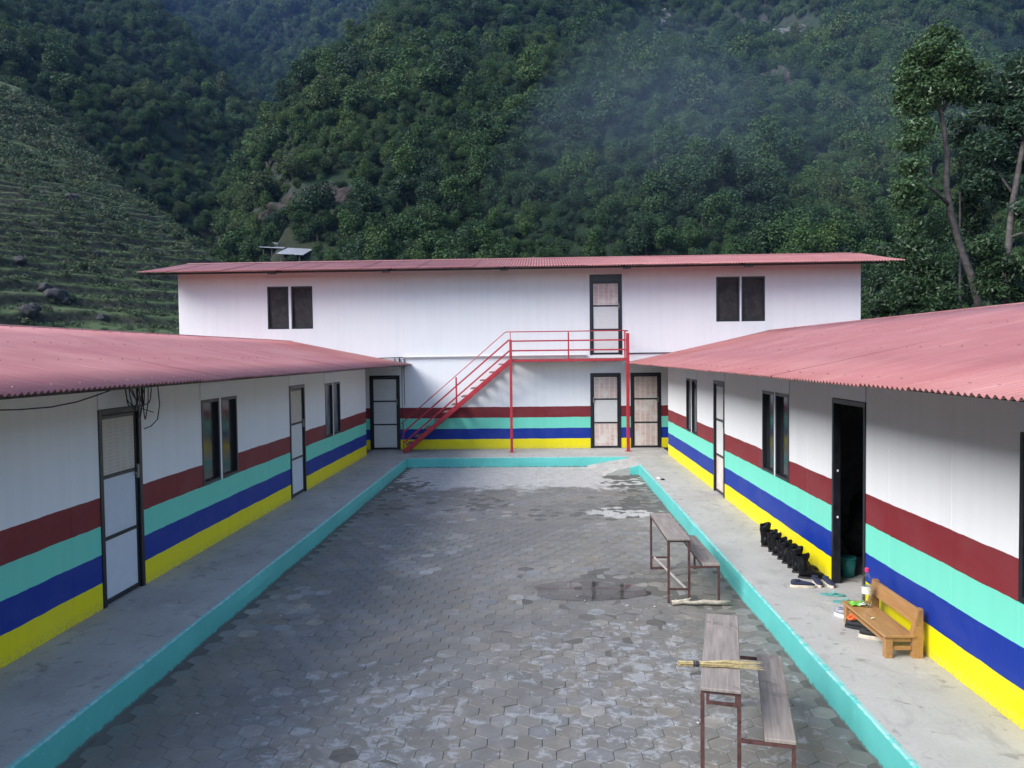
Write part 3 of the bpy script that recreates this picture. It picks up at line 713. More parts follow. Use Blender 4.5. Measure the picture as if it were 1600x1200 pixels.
def door(face, parent, u0, u1, z0, z1, mats, deep=.10, hinge_hi=True, handle=True, head=0, label=None):
    d = empty('door', face.p((u0+u1)/2, 0, z0)); d.parent = parent
    o = Vector(d.location)
    if label: d['label'] = label
    def put(nm, mb, mat):
        mb.v = [tuple(Vector(v)-o) for v in mb.v]; return mb.build(nm, mat, d)
    fw = .065
    mb = MB()
    face.box(mb, u0, u0+fw, -deep, .012, z0, z1, .004); face.box(mb, u1-fw, u1, -deep, .012, z0, z1, .004); face.box(mb, u0+fw, u1-fw, -deep, .012, z1-fw-head, z1, .004)
    put('frame', mb, M_black)
    a, b = u0+fw+.004, u1-fw-.004; zt = z1-fw-head-.006; zb = z0+.012; lw = .035
    mb = MB()
    face.box(mb, a, a+lw, -.055, -.015, zb, zt, .003); face.box(mb, b-lw, b, -.055, -.015, zb, zt, .003)
    H = (zt-zb-.04)/3; zs = [zb, zb+.02+H, zb+.02+2*H, zt-.04]
    for k in range(4): face.box(mb, a+lw, b-lw, -.055, -.015, zs[k], zs[k]+(.05 if k in (0,) else .038), .003)
    put('leaf_frame', mb, M_black)
    for k in range(3):
        mb = MB(); face.box(mb, a+lw+.001, b-lw-.001, -.045, -.028, zs[k]+.04, zs[k+1]-.001); put('door_panel', mb, mats[k])
    if handle:
        u = b-lw*.5 if hinge_hi else a+lw*.5
        mb = MB(); face.box(mb, u-.012, u+.012, -.015, .012, z0+1.28, z0+1.44, .003); face.box(mb, u-.05, u+.05, -.012, .0, z0+1.33, z0+1.35); put('bolt', mb, simple_steel)
    return d
simple_steel = simple('bolt_steel', (.30, .29, .28), .4, .7)
def window(face, parent, u0, u1, z0, z1, glass, fm=M_black, gap=.05, label=None):
    wd = empty('window', face.p((u0+u1)/2, 0, z0)); wd.parent = parent; o = Vector(wd.location)
    if label: wd['label'] = label
    def put(nm, mb, mat):
        mb.v = [tuple(Vector(v)-o) for v in mb.v]; return mb.build(nm, mat, wd)
    mid = (u0+u1)/2
    mb = MB(); face.box(mb, mid-gap/2, mid+gap/2, -.09, .008, z0, z1, .003); put('mullion', mb, M_white)
    for a, b in ((u0, mid-gap/2), (mid+gap/2, u1)):
        f = .045; mb = MB()
        face.box(mb, a, a+f, -.09, .006, z0, z1, .004); face.box(mb, b-f, b, -.09, .006, z0, z1, .004); face.box(mb, a+f, b-f, -.09, .006, z0, z0+f, .004); face.box(mb, a+f, b-f, -.09, .006, z1-f, z1, .004)
        fr = put('sash_frame', mb, fm)
        mb = MB(); face.box(mb, a+f, b-f, -.06, -.05, z0+f, z1-f)
        mb.v = [tuple(Vector(v)-o) for v in mb.v]; mb.build('pane', glass, fr)
def header(face, parent, u0, u1, z0, z1, mat=None):
    mb = MB(); face.box(mb, u0, u1, .002, .010, z0, z1, .002); mb.build('header_panel', mat or M_header, parent)

# corrugated roofs -------------------------------------------------
PITCHC = .0762
def corr_sheet(length, ncorr, amp=.0125, nsl=5, seg=6, sag=.010):
    nu = ncorr*seg; U = np.linspace(0, ncorr*PITCHC, nu+1); Sx = np.linspace(0, length, nsl+1)
    V = []
    for t in Sx:
        for u in U: V.append((t, u, amp*math.cos(2*math.pi*u/PITCHC) - sag*math.sin(math.pi*t/length) + .0035*u/(ncorr*PITCHC)))
    V = np.array(V); top = len(V); V2 = V.copy(); V2[:, 2] -= .0018
    g = grid_quads(nsl+1, nu+1); Q = np.concatenate([g[:, ::-1], g+top])
    # close the edge at both ends so that the sheet has a thickness
    ed = []
    for i_ in range(nu):
        ed.append((i_, i_+1, i_+1+top, i_+top)); e = nsl*(nu+1); ed.append((e+i_, e+i_+top, e+i_+1+top, e+i_+1))
    me = npmesh('roof_sheet', np.concatenate([V, V2]), np.concatenate([Q, np.array(ed)]), [M_roof], True)
    return me
def roof(parent, ridge, eave, along0, along1, axis, far, ncorr=10):
    """ridge/eave = (horizontal coordinate, z) across the building; sheets are laid along the other axis"""
    hr, zr = ridge; he, ze = eave; L_ = math.hypot(he-hr, zr-ze); ang = math.atan2(zr-ze, abs(he-hr)); sg = 1 if he > hr else -1
    rf = None
    fh, fz = far
    m = MB(); t = .004
    if axis == 'Y': m.add([(hr, along0, zr-.03), (hr, along1, zr-.03), (fh, along1, fz), (fh, along0, fz)], [(0, 1, 2, 3)]); m.tube([(hr, along0, zr-.005), (hr, along1, zr-.005)], .035, 8)
    else: m.add([(along0, hr, zr-.03), (along1, hr, zr-.03), (along1, fh, fz), (along0, fh, fz)], [(0, 1, 2, 3)]); m.tube([(along0, hr, zr-.005), (along1, hr, zr-.005)], .035, 8)
    rf = m.build('roof', M_roof, parent)
    me = corr_sheet(L_, ncorr+1); step = ncorr*PITCHC; u = along0
    while u < along1-.02:
        o = link('roof_sheet', me, rf); dz = .0015*random.uniform(-1, 1); da = .0010*random.uniform(-1, 1); dl = .012*random.uniform(-1, 1)
        # local x runs down the slope, local y along the building
        if axis == 'Y': xa = Vector((sg*math.cos(ang), 0, -math.sin(ang+da))); ya = Vector((0, 1, 0)); loc = Vector((hr, u, zr+.005+dz))
        else: xa = Vector((0, sg*math.cos(ang), -math.sin(ang+da))); ya = Vector((1, 0, 0)); loc = Vector((u, hr, zr+.005+dz))
        xa.normalize(); za = xa.cross(ya)
        if za.z < 0: za = -za
        M = Matrix((xa, ya, za)).transposed().to_4x4(); M.translation = loc + xa*dl
        o.matrix_local = M; u += step
    sm = MB(); cnt = 0; g_ = random.Random(int(abs(hr)*100))
    for t in (.04, .36, .66, .95):
        u = along0+.1
        while u < along1-.1:
            x = hr+(he-hr)*t; zc = zr+(ze-zr)*t+.005+.0125+.002-.010*math.sin(math.pi*t); ku = along0+round((u-along0)/PITCHC)*PITCHC
            p = (x, ku, zc) if axis == 'Y' else (ku, x, zc)
            sm.box((p[0]-.008, p[1]-.008, p[2]-.004), (p[0]+.008, p[1]+.008, p[2]+.006)); u += PITCHC*g_.choice((4, 5, 5, 6))
    sm.build('screw_heads', M_screw, rf, kind='stuff')
    return rf

# left wing
DL = [(8.17, 9.06), (14.55, 15.5)]; WL = [(4.3, 5.6), (10.72, 12.0), (17.0, 18.29)]
DR = [(8.19, 9.11), (14.40, 15.28)]; WR = [(4.3, 5.59), (10.69, 11.96), (16.9, 18.12)]
ZT = 2.47
def wing(face, side, y1, doors, wins, name, lab):
    B = empty(name, ((XL-2 if side < 0 else XR+2), 10, 0), 0, lab, 'building'); B.location = (0, 0, 0)
    ops = [(a, b, 0, 2.12) for a, b in doors] + [(a, b, .885, 2.075) for a, b in wins]
    wall(face, B, Y0, y1, 0, ZT, ops, 1.15, Y0+.6)
    X = XL if side < 0 else XR; far = X+side*4.6
    # end wall, back wall, inner floor and ceiling
    MB().box((X+side*.005, y1-.06, 0), (far, y1, ZT), .003).build('end_wall', M_wall, B)
    MB().box((far, Y0, -.3), (far+side*.07, y1, ZT)).box((X+side*.07, Y0-.06, -.3), (far, Y0, ZT)).build('back_wall', M_wall, B)
    MB().box((X+side*.072, Y0, -.3), (far-side*.005, y1-.062, -.003)).build('room_floor', M_walk, B)
    MB().box((X+side*.072, Y0, 2.38), (far-side*.005, y1-.062, 2.40)).build('ceiling', M_core, B)
    for yy in (7.3, 12.9, 18.9): MB().box((X+side*.072, yy, 0), (far-side*.005, yy+.05, 2.378)).build('partition', M_core, B)
    for a, b in wins: header(face, B, a-.03, b+.03, 2.085, 2.30)
    return B
BL = wing(FL, -1, 21.0, DL, WL, 'wing_building', 'long single storey white wing with painted stripes and red roof on the left')
BR = wing(FR, 1, 20.7, DR, WR, 'wing_building', 'single storey striped white wing with red roof on the right, one door open')
roof(BL, (-7.04, 3.10), (-3.62, 2.41), Y0-.6, YB-.02, 'Y', (-10.4, 2.38))
roof(BR, (6.34, 3.23), (2.40, 2.385), Y0-.6, YB-.02, 'Y', (9.9, 2.40))
for B, X, s_, hr, zr, he, ze in ((BL, XL, 1, -7.04, 3.10, -3.62, 2.41), (BR, XR, -1, 6.34, 3.23, 2.40, 2.385)):
    for t in (.06, .34, .62):
        x = he+(hr-he)*t; zz = ze+(zr-ze)*t-.045; MB().box((x-.02, Y0, zz-.03), (x+.02, YB-.03, zz+.012)).build('purlin', M_purlin, B)
    y = 1.2
    while y < 22:
        MB().bar((he+(hr-he)*.34, y, ze+(zr-ze)*.34-.10), (hr, y, zr-.10), .04, .06).build('rafter', M_purlin, B); y += 2.9
for (a, b), mats in zip(DL, ((M_pwhite, M_pwhite, M_pbeige), (M_pwhite, M_pclean, M_pbeige))): door(FL, BL, a, b, 0, 2.12, mats, .10, True)
door(FR, BR, 14.40, 15.28, 0, 2.12, (M_pprint, M_pclean, M_pclean), .10, False)
for k, (a, b) in enumerate(WL): window(FL, BL, a, b, .885, 2.075, M_glass if k < 2 else M_grey)
for k, (a, b) in enumerate(WR): window(FR, BR, a, b, .885, 2.075, M_glass if k < 2 else M_grey)
header(FL, BL, 8.17, 9.06, 2.125, 2.42); header(FR, BR, 8.19, 9.11, 2.125, 2.44); header(FL, BL, 14.55, 15.5, 2.125, 2.42); header(FR, BR, 14.4, 15.28, 2.125, 2.44)
# the open doorway of the right wing: frame, the leaf swung inside against the near jamb
d = empty('door', (0, 0, 0), 0, 'open dark doorway in the right wing'); del d['label']; d.parent = BR
mb = MB(); FR.box(mb, 8.19, 8.235, -.075, .012, 0, 2.12, .004); FR.box(mb, 9.06, 9.11, -.075, .012, 0, 2.12, .004); FR.box(mb, 8.235, 9.06, -.075, .012, 2.065, 2.12, .004); mb.build('frame', M_black, d)
mb = MB(); mb.box((XR+.09, 8.195, .012), (XR+.88, 8.23, 2.05), .004); mb.build('leaf', M_black, d)
for z_ in (.75, 1.28): mb = MB(); FR.box(mb, 9.052, 9.064, -.05, -.03, z_, z_+.025, .003); mb.build('strike', M_white, d)

# back building
BB = empty('two_storey_building', (0, 0, 0), 0, 'two storey white building across the end of the court with red corrugated roof', 'building')
UD = (1.41, 2.31); GD = [(-4.83, -3.97), (1.41, 2.265), (2.535, 3.385)]; UW = [(-7.70, -6.41), (4.92, 6.26)]
ops = [(UD[0], UD[1], 2.62, 4.86)] + [(a, b, 0, 2.11) for a, b in GD] + [(a, b, 3.46, 4.66) for a, b in UW[:1]] + [(a, b, 3.505, 4.745) for a, b in UW[1:]]
wall(FB, BB, -10.26, 8.88, 0, 5.12, ops, 1.16, -10.26+1.1)
MB().box((-10.255, YB+.072, 0), (-10.19, 27, 5.0)).box((8.81, YB+.072, 0), (8.875, 27, 5.0)).box((-10.25, 27, 0), (8.87, 27.07, 5)).build('outer_wall', M_wall, BB)
MB().box((-10.18, YB+.075, 2.45), (8.80, 26.99, 2.55)).box((-10.18, YB+.075, 4.94), (8.80, 26.99, 4.96)).box((-10.18, YB+.075, -.2), (8.80, 26.99, -.004)).build('floor_slab', M_core, BB)
eL = at(228, 432, 21.72); eR = at(1397, 408, 21.72); rM = at(815, 404, 24.5)
roof(BB, (24.5, 5.60), (21.34, 5.02), -10.98, 9.50, 'X', (27.6, 5.0))
for t in (.05, .5): MB().box((-10.8, 21.36+3.14*t-.02, 5.02+.58*t-.085), (9.3, 21.36+3.14*t+.02, 5.02+.58*t-.035)).build('purlin', M_purlin, BB)
for x in (-7.3, -4.15, -.95, 2.35, 5.6): MB().bar((x, 21.5, 4.96), (x, 24.5, 5.50), .04, .07).box((x-.10, 21.42, 4.925), (x+.12, 21.48, 4.965)).build('rafter', M_purlin, BB)
door(FB, BB, UD[0], UD[1], 2.62, 4.86, (M_pclean, M_pclean, M_pprint), .10, True, True, .14)
door(FB, BB, *GD[0], 0, 2.11, (M_pclean, M_pclean, M_pclean), .10, True)
door(FB, BB, *GD[1], 0, 2.11, (M_pprint, M_pclean, M_pprint), .10, False)
door(FB, BB, *GD[2], 0, 2.11, (M_pprint, M_pprint, M_pprint), .10, True)
header(FB, BB, GD[1][0]-.03, GD[1][1]+.03, 2.115, 2.44); header(FB, BB, GD[2][0]-.03, GD[2][1]+.03, 2.115, 2.44); header(FB, BB, GD[0][0]-.02, GD[0][1]+.02, 2.115, 2.42)
window(FB, BB, *UW[0], 3.46, 4.66, M_net, M_black, .075); window(FB, BB, *UW[1], 3.505, 4.745, M_net, M_black, .05)
header(FB, BB, UW[0][0]-.06, UW[0][1]+.05, 4.67, 4.93, M_wall); header(FB, BB, UW[1][0]-.08, UW[1][1]+.06, 4.755, 5.0, M_wall)
MB().tube([(-3.85, YB-.05, 2.625), (1.3, YB-.05, 2.63)], .028, 8).build('pipe', M_pipe, BB)
MB().tube([(-4.6, YB-.04, 2.60), (-3.85, YB-.04, 2.615)], .012, 6).build('conduit', M_black, BB)
MB().tube([(2.45, YB-.02, 2.655), (8.7, YB-.02, 2.66)], .014, 6).build('conduit', M_black, BB)
for x, w_ in ((-3.96, .035), (-3.83, .02), (-4.1, .012)): MB().box((x-w_/2, YB-.05, 2.35), (x+w_/2, YB-.012, 2.60)).build('bracket', M_black, BB)
MB().tube([(-3.84, YB-.018, 2.5), (-3.83, YB-.018, 1.25)], .007, 5).tube([(-3.90, YB-.018, 2.5), (-3.90, YB-.018, .6)], .006, 5).build('wire', M_black, BB)

# ------------------------------------------------------------------ staircase
ST = empty('steel_staircase', (-3.7, 21.8, 0), 0, 'red steel staircase with railed landing up to the upper door', 'staircase')
def sp(name, mb, mat=None):
    o = Vector(ST.location); mb.v = [tuple(Vector(v)-o) for v in mb.v]; return mb.build(name, mat or M_redsteel, ST)
YN, YF = 21.47, 22.20
for y in (YN, YF): sp('stringer', MB().bar((-3.74, y, .02), (-.80, y, 2.49), .045, .115))
for k in range(11):
    t = (k+.75)/11.4; x = -3.74+2.94*t; zz = .02+2.47*t+.045
    sp('tread', MB().box((x-.155, YN+.03, zz-.012), (x+.10, YF-.03, zz+.018), .004), M_tread)
sp('landing_deck', MB().box((-.80, YN+.03, 2.515), (2.36, YF+.04, 2.535)), M_tread)
for y in (YN, YF): sp('landing_beam', MB().box((-.80, y-.025, 2.455), (2.36, y+.025, 2.512), .004))
for x in (-.1, .7, 1.5): sp('joist', MB().box((x-.02, YN+.03, 2.46), (x+.02, YF-.03, 2.512)))
sp('post', MB().box((-.82, YN-.06, .008), (-.75, YN-.028, 3.06), .004)); sp('post', MB().box((2.33, YN-.03, .008), (2.415, YN+.045, 3.20), .004))
sp('base_plate', MB().box((-.86, YN-.10, .001), (-.71, YN+.02, .012))); sp('base_plate', MB().box((2.29, YN-.08, .001), (2.46, YN+.09, .012)))
sp('post', MB().box((-3.76, YN-.02, .05), (-3.735, YN+.005, .83))); sp('post', MB().box((-2.30, YN-.024, 1.25), (-2.255, YN+.0, 2.06)))
sp('post', MB().box((.76, YN-.02, 2.5), (.80, YN+.02, 3.25))); sp('post', MB().box((2.28, YN-.02, 2.5), (2.315, YN+.02, 3.26)))
sp('post', MB().box((-.80, YN-.027, 3.0), (-.78, YN-.005, 3.27)))
sp('handrail', MB().tube([(-3.80, YN-.01, .80), (-3.70, YN-.01, .89), (-.96, YN-.01, 3.24), (-.90, YN-.01, 3.27), (2.30, YN-.01, 3.27), (2.38, YN+.01, 3.265), (2.38, YF, 3.265)], .014, 6))
for z_ in (3.02, 2.76):
    sp('rail', MB().box((-.75, YN-.018, z_-.020), (2.28, YN+.004, z_+.020), .003)); sp('rail', MB().box((2.34, YN+.05, z_-.018), (2.362, YF+.05, z_+.018), .003))
for dz in (.0, -.30): sp('rail', MB().bar((-3.74, YN-.008, .575+dz), (-.82, YN-.008, 3.06+dz), .02, .042))

# ------------------------------------------------------------------ objects in the court
def school_desk(lab, brace):
    t = empty('school_desk', (0, 0, CZ), 0, lab, 'desk', 'school desks with attached seats'); L_ = 1.5
    # local: y along the desk, desk at x 0..0.26, seat at x 0.46..0.66
    MB().box((0, 0, .742), (.262, L_, .765), .004).build('tabletop', M_wood, t)
    MB().box((.41, .02, .435), (.605, L_-.02, .462), .004).build('seat', M_wood, t)
    b = .026
    for y in (.03, L_-.03):
        for x in (.013, .249): MB().box((x-b/2, y-b/2, 0), (x+b/2, y+b/2, .722)).build('leg', M_rust, t)
        MB().box((.59-b/2, y-b/2, 0), (.59+b/2, y+b/2, .412)).build('leg', M_rust, t)
        MB().box((.262+.001, y-.011, .412), (.603, y+.011, .434)).build('seat_arm', M_rust, t)
        MB().box((.027, y-.010, .15), (.235, y+.010, .172)).build('crossbar', M_rust, t)
        if y > 1: MB().box((.027, y-.010, .005), (.235, y+.010, .027)).build('crossbar', M_rust, t)
    MB().box((0, .017, .722), (.262, .043, .7415)).box((0, L_-.043, .722), (.262, L_-.017, .7415)).box((0, .043, .722), (.02, L_-.043, .7415)).box((.242, .043, .722), (.262, L_-.043, .7415)).build('top_frame', M_rust, t)
    MB().box((.41, .05, .412), (.43, L_-.05, .4345)).box((.583, .05, .412), (.603, L_-.05, .4345)).build('seat_frame', M_rust, t)
    if brace: MB().bar((.05, L_-.06, .17), (.22, .06, .16), .016, .022).build('brace', simple('pale_brace', (.42, .38, .34), .7), t)
    return t
d1 = school_desk('narrow wooden desk with rusty steel legs and low seat, farther one by the right kerb', True); d1.location = (1.455, 9.13, CZ); d1.scale = (1, 1, .985)
d2 = school_desk('narrow wooden desk with rusty legs and seat, nearer one with a straw broom on it', False); d2.location = (1.01, 5.06, CZ); d2.scale = (.97, 1, .975)
d2.rotation_euler = (0, 0, -math.atan2(.345, 1.475))

# broom lying across the nearer desk
M_straw = simple('dry_straw', (.60, .48, .24), .8, 0, .35, 40); M_tie = simple('dark_binding', (.03, .03, .04), .6)
br = empty('straw_broom', (.95, 5.40, .518), -.06, 'straw hand broom lying across the top of the nearer desk', 'broom')
hd = MB(); tp = MB(); g = random.Random(3)
for k in range(46):
    a = g.random()*6.28; q = math.sqrt(g.random()); r0 = .017*q; oy, oz = r0*math.cos(a), r0*math.sin(a)
    L_ = .42+.14*g.random(); sp_ = g.uniform(1.4, 3.6)
    hd.tube([(-.03*g.random(), oy, oz), (.14, oy*.9, oz*.9)], .0024, 3)
    tp.tube([(.14, oy*.9, oz*.9), (.30, oy*sp_+.01, max(-.012, oz*1.1)), (L_, oy*sp_*2.0+.015, max(-.018, oz*.9-.012))], [.0022, .002, .0008], 3)
hd.build('handle', M_straw, br); tp.build('bristles', M_straw, br)
for x in (.085, .10, .112): MB().tube([(x-.005, 0, 0), (x+.004, 0, 0)], .0205, 10).build('binding', M_tie, br)

# bleached stick lying by the feet of the farther desk
pts = [(0, 0, .03), (.12, .02, .034), (.24, -.012, .032), (.36, .012, .036), (.50, -.006, .032), (.66, .004, .03)]
stk = MB().tube(pts, [.030, .026, .020, .028, .026, .030], 8).tube([(.06, 0, .045), (.20, .03, .06), (.22, .035, .075)], [.018, .014, .008], 6)
o = stk.build('wooden_stick', simple('bleached_wood', (.42, .37, .29), .8, 0, .35, 25, .4, (.16, .13, .08)), smooth=True, label='pale knobbly stick on the paving at the feet of the farther desk', cat='stick'); o.location = (1.49, 9.06, CZ)
# white scrap on the walkway, with a black box as its dark edge
sc_ = MB(); sc_.loft([[(.02+.03*math.cos(a), .05*math.sin(a), .002) for a in np.linspace(0, 6.28, 9)[:-1]], [(.045*math.cos(a)*1.1, .08*math.sin(a), .03) for a in np.linspace(0, 6.28, 9)[:-1]], [(-.02+.02*math.cos(a), .03+.03*math.sin(a), .055) for a in np.linspace(0, 6.28, 9)[:-1]]])
o = empty('crumpled_scrap', (2.47, 16.6, 0), 0, 'small crumpled white cup lying on the far right walkway edge', 'litter'); sc_.build('shred', M_white, o, True)
MB().box((.03, -.09, .002), (.11, .0, .028), .01).build('dark_edge', M_black, o)

# low varnished bench
t = empty('low_bench', (2.94, 6.83, 0), 0, 'low varnished wooden bench with backrest against the right wall', 'bench'); BLn = .94
MB().box((-.01, -.015, .180), (.255, BLn+.015, .205), .006).build('seat', M_bench, t)
for y in (0, BLn-.06):
    MB().box((.005, y, 0), (.07, y+.06, .179), .004).build('leg', M_bench, t)
    MB().add([(.235, y, 0), (.325, y, 0), (.325, y+.06, 0), (.235, y+.06, 0), (.235, y, .204), (.325, y, .204), (.325, y+.06, .204), (.235, y+.06, .204), (.285, y, .425), (.325, y, .425), (.325, y+.06, .425), (.285, y+.06, .425)],
             [(3,2,1,0),(0,1,5,4),(1,2,6,5),(2,3,7,6),(3,0,4,7),(4,5,9,8),(5,6,10,9),(6,7,11,10),(7,4,8,11),(8,9,10,11)]).build('back_leg', M_bench, t)
    MB().box((.071, y+.015, .065), (.234, y+.045, .100), .003).build('stretcher', M_bench, t); MB().box((.071, y+.012, .140), (.234, y+.048, .179), .003).build('apron', M_bench, t)
MB().add([(.252, -.005, .295), (.276, -.005, .295), (.276, BLn+.005, .295), (.252, BLn+.005, .295), (.281, -.005, .422), (.305, -.005, .422), (.305, BLn+.005, .422), (.281, BLn+.005, .422)], [(3,2,1,0),(4,5,6,7),(0,1,5,4),(1,2,6,5),(2,3,7,6),(3,0,4,7)]).build('backrest', M_bench, t)
MB().box((.03, .065, .11), (.05, BLn-.065, .14)).build('rail', M_bench, t)

# bottle, wrapper and scrap on the seat
def clear_plastic():
    k = N('clear_plastic'); t = k.t; fr = k.n('ShaderNodeLayerWeight'); fr.inputs['Blend'].default_value = .32
    tr = k.n('ShaderNodeBsdfTransparent'); tr.inputs[0].default_value = (.90, .92, .92, 1); gl = k.n('ShaderNodeBsdfGlossy'); gl.inputs['Roughness'].default_value = .12; gl.inputs[0].default_value = (.9, .92, .94, 1)
    ms = k.n('ShaderNodeMixShader'); k.l(fr.outputs['Facing'], ms.inputs[0]); k.l(tr.outputs[0], ms.inputs[1]); k.l(gl.outputs[0], ms.inputs[2])
    k.l(ms.outputs[0], t.nodes['Material Output'].inputs[0]); t.nodes.remove(k.b); return k.m
M_clear = clear_plastic()
bt = empty('plastic_bottle', (3.10, 7.60, .2055), 0, 'clear plastic water bottle with pink cap standing on the bench', 'bottle'); bt.scale = (1.22, 1.22, 1.28)
MB().lathe([(.0, .002), (.030, .002), (.038, .010), (.039, .07), (.036, .085), (.039, .10), (.039, .17), (.034, .205), (.018, .245), (.0135, .255), (.0135, .275)], n=18).build('bottle_body', M_clear, bt, True)
MB().lathe([(.0, .277), (.0, .262), (.016, .262), (.016, .288), (.013, .291), (.0, .291)][1:], n=14).build('cap', simple('pink_cap', (.62, .03, .16), .4), bt)
MB().lathe([(.0395, .10), (.0397, .155)], n=18).build('label', simple('pale_label', (.62, .62, .55), .5, 0, .3, 60), bt, True)
M_lime = simple('green_wrapper', (.20, .55, .06), .35, 0, .5, 30); 
m = MB(); VV = [(.16*i_/5, .11*j/5, .004+.022*random.random()) for i_ in range(6) for j in range(6)]
m.add(VV, [tuple(q) for q in grid_quads(6, 6)]); o = m.build('foil_wrapper', [M_lime], smooth=False, label='crumpled green and white wrapper on the far end of the bench seat', cat='wrapper'); o.location = (2.965, 7.58, .205); o.rotation_euler = (0, 0, .2)
MB().add([(0, 0, .014), (.02, .05, .020), (.06, .03, .016), (.05, -.02, .022)], [(0, 1, 2), (0, 2, 3)]).build('wrapper_corner', M_white, o).location = (.05, -.03, .012)
o = MB().add([(0, 0, 0), (.02, .012, .012), (.04, .0, .002), (.02, -.02, .012), (.05, .03, .006)], [(0, 1, 3), (1, 2, 3), (1, 4, 2)]).build('paper_scrap', simple('pale_scrap', (.55, .62, .38), .6), label='tiny pale torn scrap near the front edge of the bench seat', cat='scrap'); o.location = (2.985, 7.24, .2065)

# footwear
M_leather = simple('black_leather', (.005, .005, .007), .5, 0, .4, 30, .3); M_leather.node_tree.nodes['Principled BSDF'].inputs['Specular IOR Level'].default_value = .18; M_sole = simple('black_sole', (.015, .015, .016), .7); M_lace = simple('lace_cord', (.02, .02, .022), .8)
M_navy = simple('navy_canvas', (.018, .024, .055), .8, 0, .3, 40, .2); M_rub = simple('cream_rubber', (.62, .54, .44), .6, 0, .15, 30); M_greyc = simple('grey_mesh_cloth', (.30, .30, .34), .8, 0, .4, 60); M_blackc = simple('black_cloth', (.016, .017, .021), .75, 0, .3, 30)
M_inner = simple('dark_lining', (.008, .008, .012), .9)
def ring(x, wy, z0, z1, n=12, lean=0):
    out = []
    for k_ in range(n):
        a = 2*math.pi*k_/n; c, s_ = math.cos(a), math.sin(a); sq = abs(c)**.7*(1 if c > 0 else -1)
        out.append((x+lean*(s_*.5+.5), wy*sq, (z0+z1)/2+(z1-z0)/2*s_))
    return out
def sole(L_, wd, z0, z1, mat, par, name='sole'):
    n_ = 22; o_ = []
    for k_ in range(n_):
        a = 2*math.pi*k_/n_; x = .5*L_+.5*L_*math.cos(a); ww = wd*(.78+.26*(x/L_)-(.12 if .35*L_ < x < .6*L_ else 0)); o_.append((x, ww*math.sin(a), 0))
    MB().loft([[(x, y, z0) for x, y, _ in o_], [(x*1.0, y*1.03, (z0+z1)/2) for x, y, _ in o_], [(x, y*.99, z1) for x, y, _ in o_]]).build(name, mat, par)
def boot(lab, sd=0):
    gb = random.Random(sd); jt = lambda a: gb.uniform(-a, a)
    b = empty('boot', (0, 0, 0), 0, lab, 'boot', 'black boots in a row along the wall')
    m = MB()
    m.loft([ring(.012, .026, .028, .085), ring(.03, .036, .024, .13), ring(.08, .038, .022, .13), ring(.13, .039, .02, .115), ring(.18, .043, .02, .092), ring(.23, .043, .02, .078), ring(.265, .034, .022, .066), ring(.285, .016, .026, .048)])
    sh = []
    for zz, cx, rx, ry in ((.07, .060, .056, .038), (.12, .064, .062, .042), (.16, .058, .057, .042), (.20, .055, .056, .044), (.235, .053, .057, .045), (.268, .053, .056, .044)):
        dx, dy, ph, sq = jt(.012)*(zz > .1), jt(.008)*(zz > .1), jt(3), 1+jt(.12)*(zz > .1); sh.append([(cx+dx+rx*sq*math.cos(a)+(.010*math.cos(a) if zz > .2 else 0), dy+ry/sq*math.sin(a), zz+jt(.004)*(zz > .15)+.014*math.cos(a)*(zz > .2)+.008*math.sin(3*a+ph)*(zz > .1)) for a in np.linspace(0, 2*math.pi, 13)[:-1]])
    m.loft(sh, False); m.build('upper', M_leather, b, True)
    MB().add([tuple(Vector(p)-Vector((0, 0, .035))) for p in sh[-1]], [tuple(range(12))]).build('lining', M_inner, b)
    MB().add([(.10, -.024, .20), (.114, -.022, .276), (.112, .020, .285), (.098, .024, .20), (.104, -.022, .20), (.119, -.022, .276), (.117, .020, .285), (.103, .024, .20)], [(0, 1, 2, 3), (7, 6, 5, 4), (0, 4, 5, 1), (1, 5, 6, 2), (2, 6, 7, 3)]).build('tongue', M_leather, b)
    sole(.288, .043, .0, .022, M_sole, b)
    lm = MB()
    for k_ in range(6):
        x = .155-.010*k_-(.012*k_ if k_ < 3 else .024); zz = .112+.024*k_; lm.tube([(x, -.03, zz-.006), (x+.012, 0, zz+.008), (x, .03, zz-.006)], .0035, 4)
    lm.build('laces', M_lace, b)
    return b
b0 = boot('x'); words = ['black boot, farthest in the row along the right wall', 'black boot, second from the far end of the row', 'black boot, third from the far end of the row', 'black boot, fourth from the far end of the row', 'black boot, fourth from the door in the row', 'black boot, third from the door in the row', 'black boot, second from the door in the row', 'black boot with its toe to the wall, nearest the open door']
for i_, (x, y, a) in enumerate(((2.985, 10.80, .1), (3.0, 10.52, .15), (2.995, 10.34, -.05), (3.0, 10.13, .05), (3.0, 9.94, -.1), (3.005, 9.72, .08), (2.995, 9.52, .02), (2.995, 9.30, -.12))):
    o = b0 if i_ == 0 else boot('x', i_*7+3); o.location = (x, y, .001); o.rotation_euler = (0, 0, a*1.8+random.uniform(-.12, .12)); o['label'] = words[i_]; s_ = 1.12 if i_ == 0 else 1.06+.05*random.uniform(-1, 1); o.scale = (s_, s_*1.36, s_*(1+.05*random.uniform(-1, 1)))
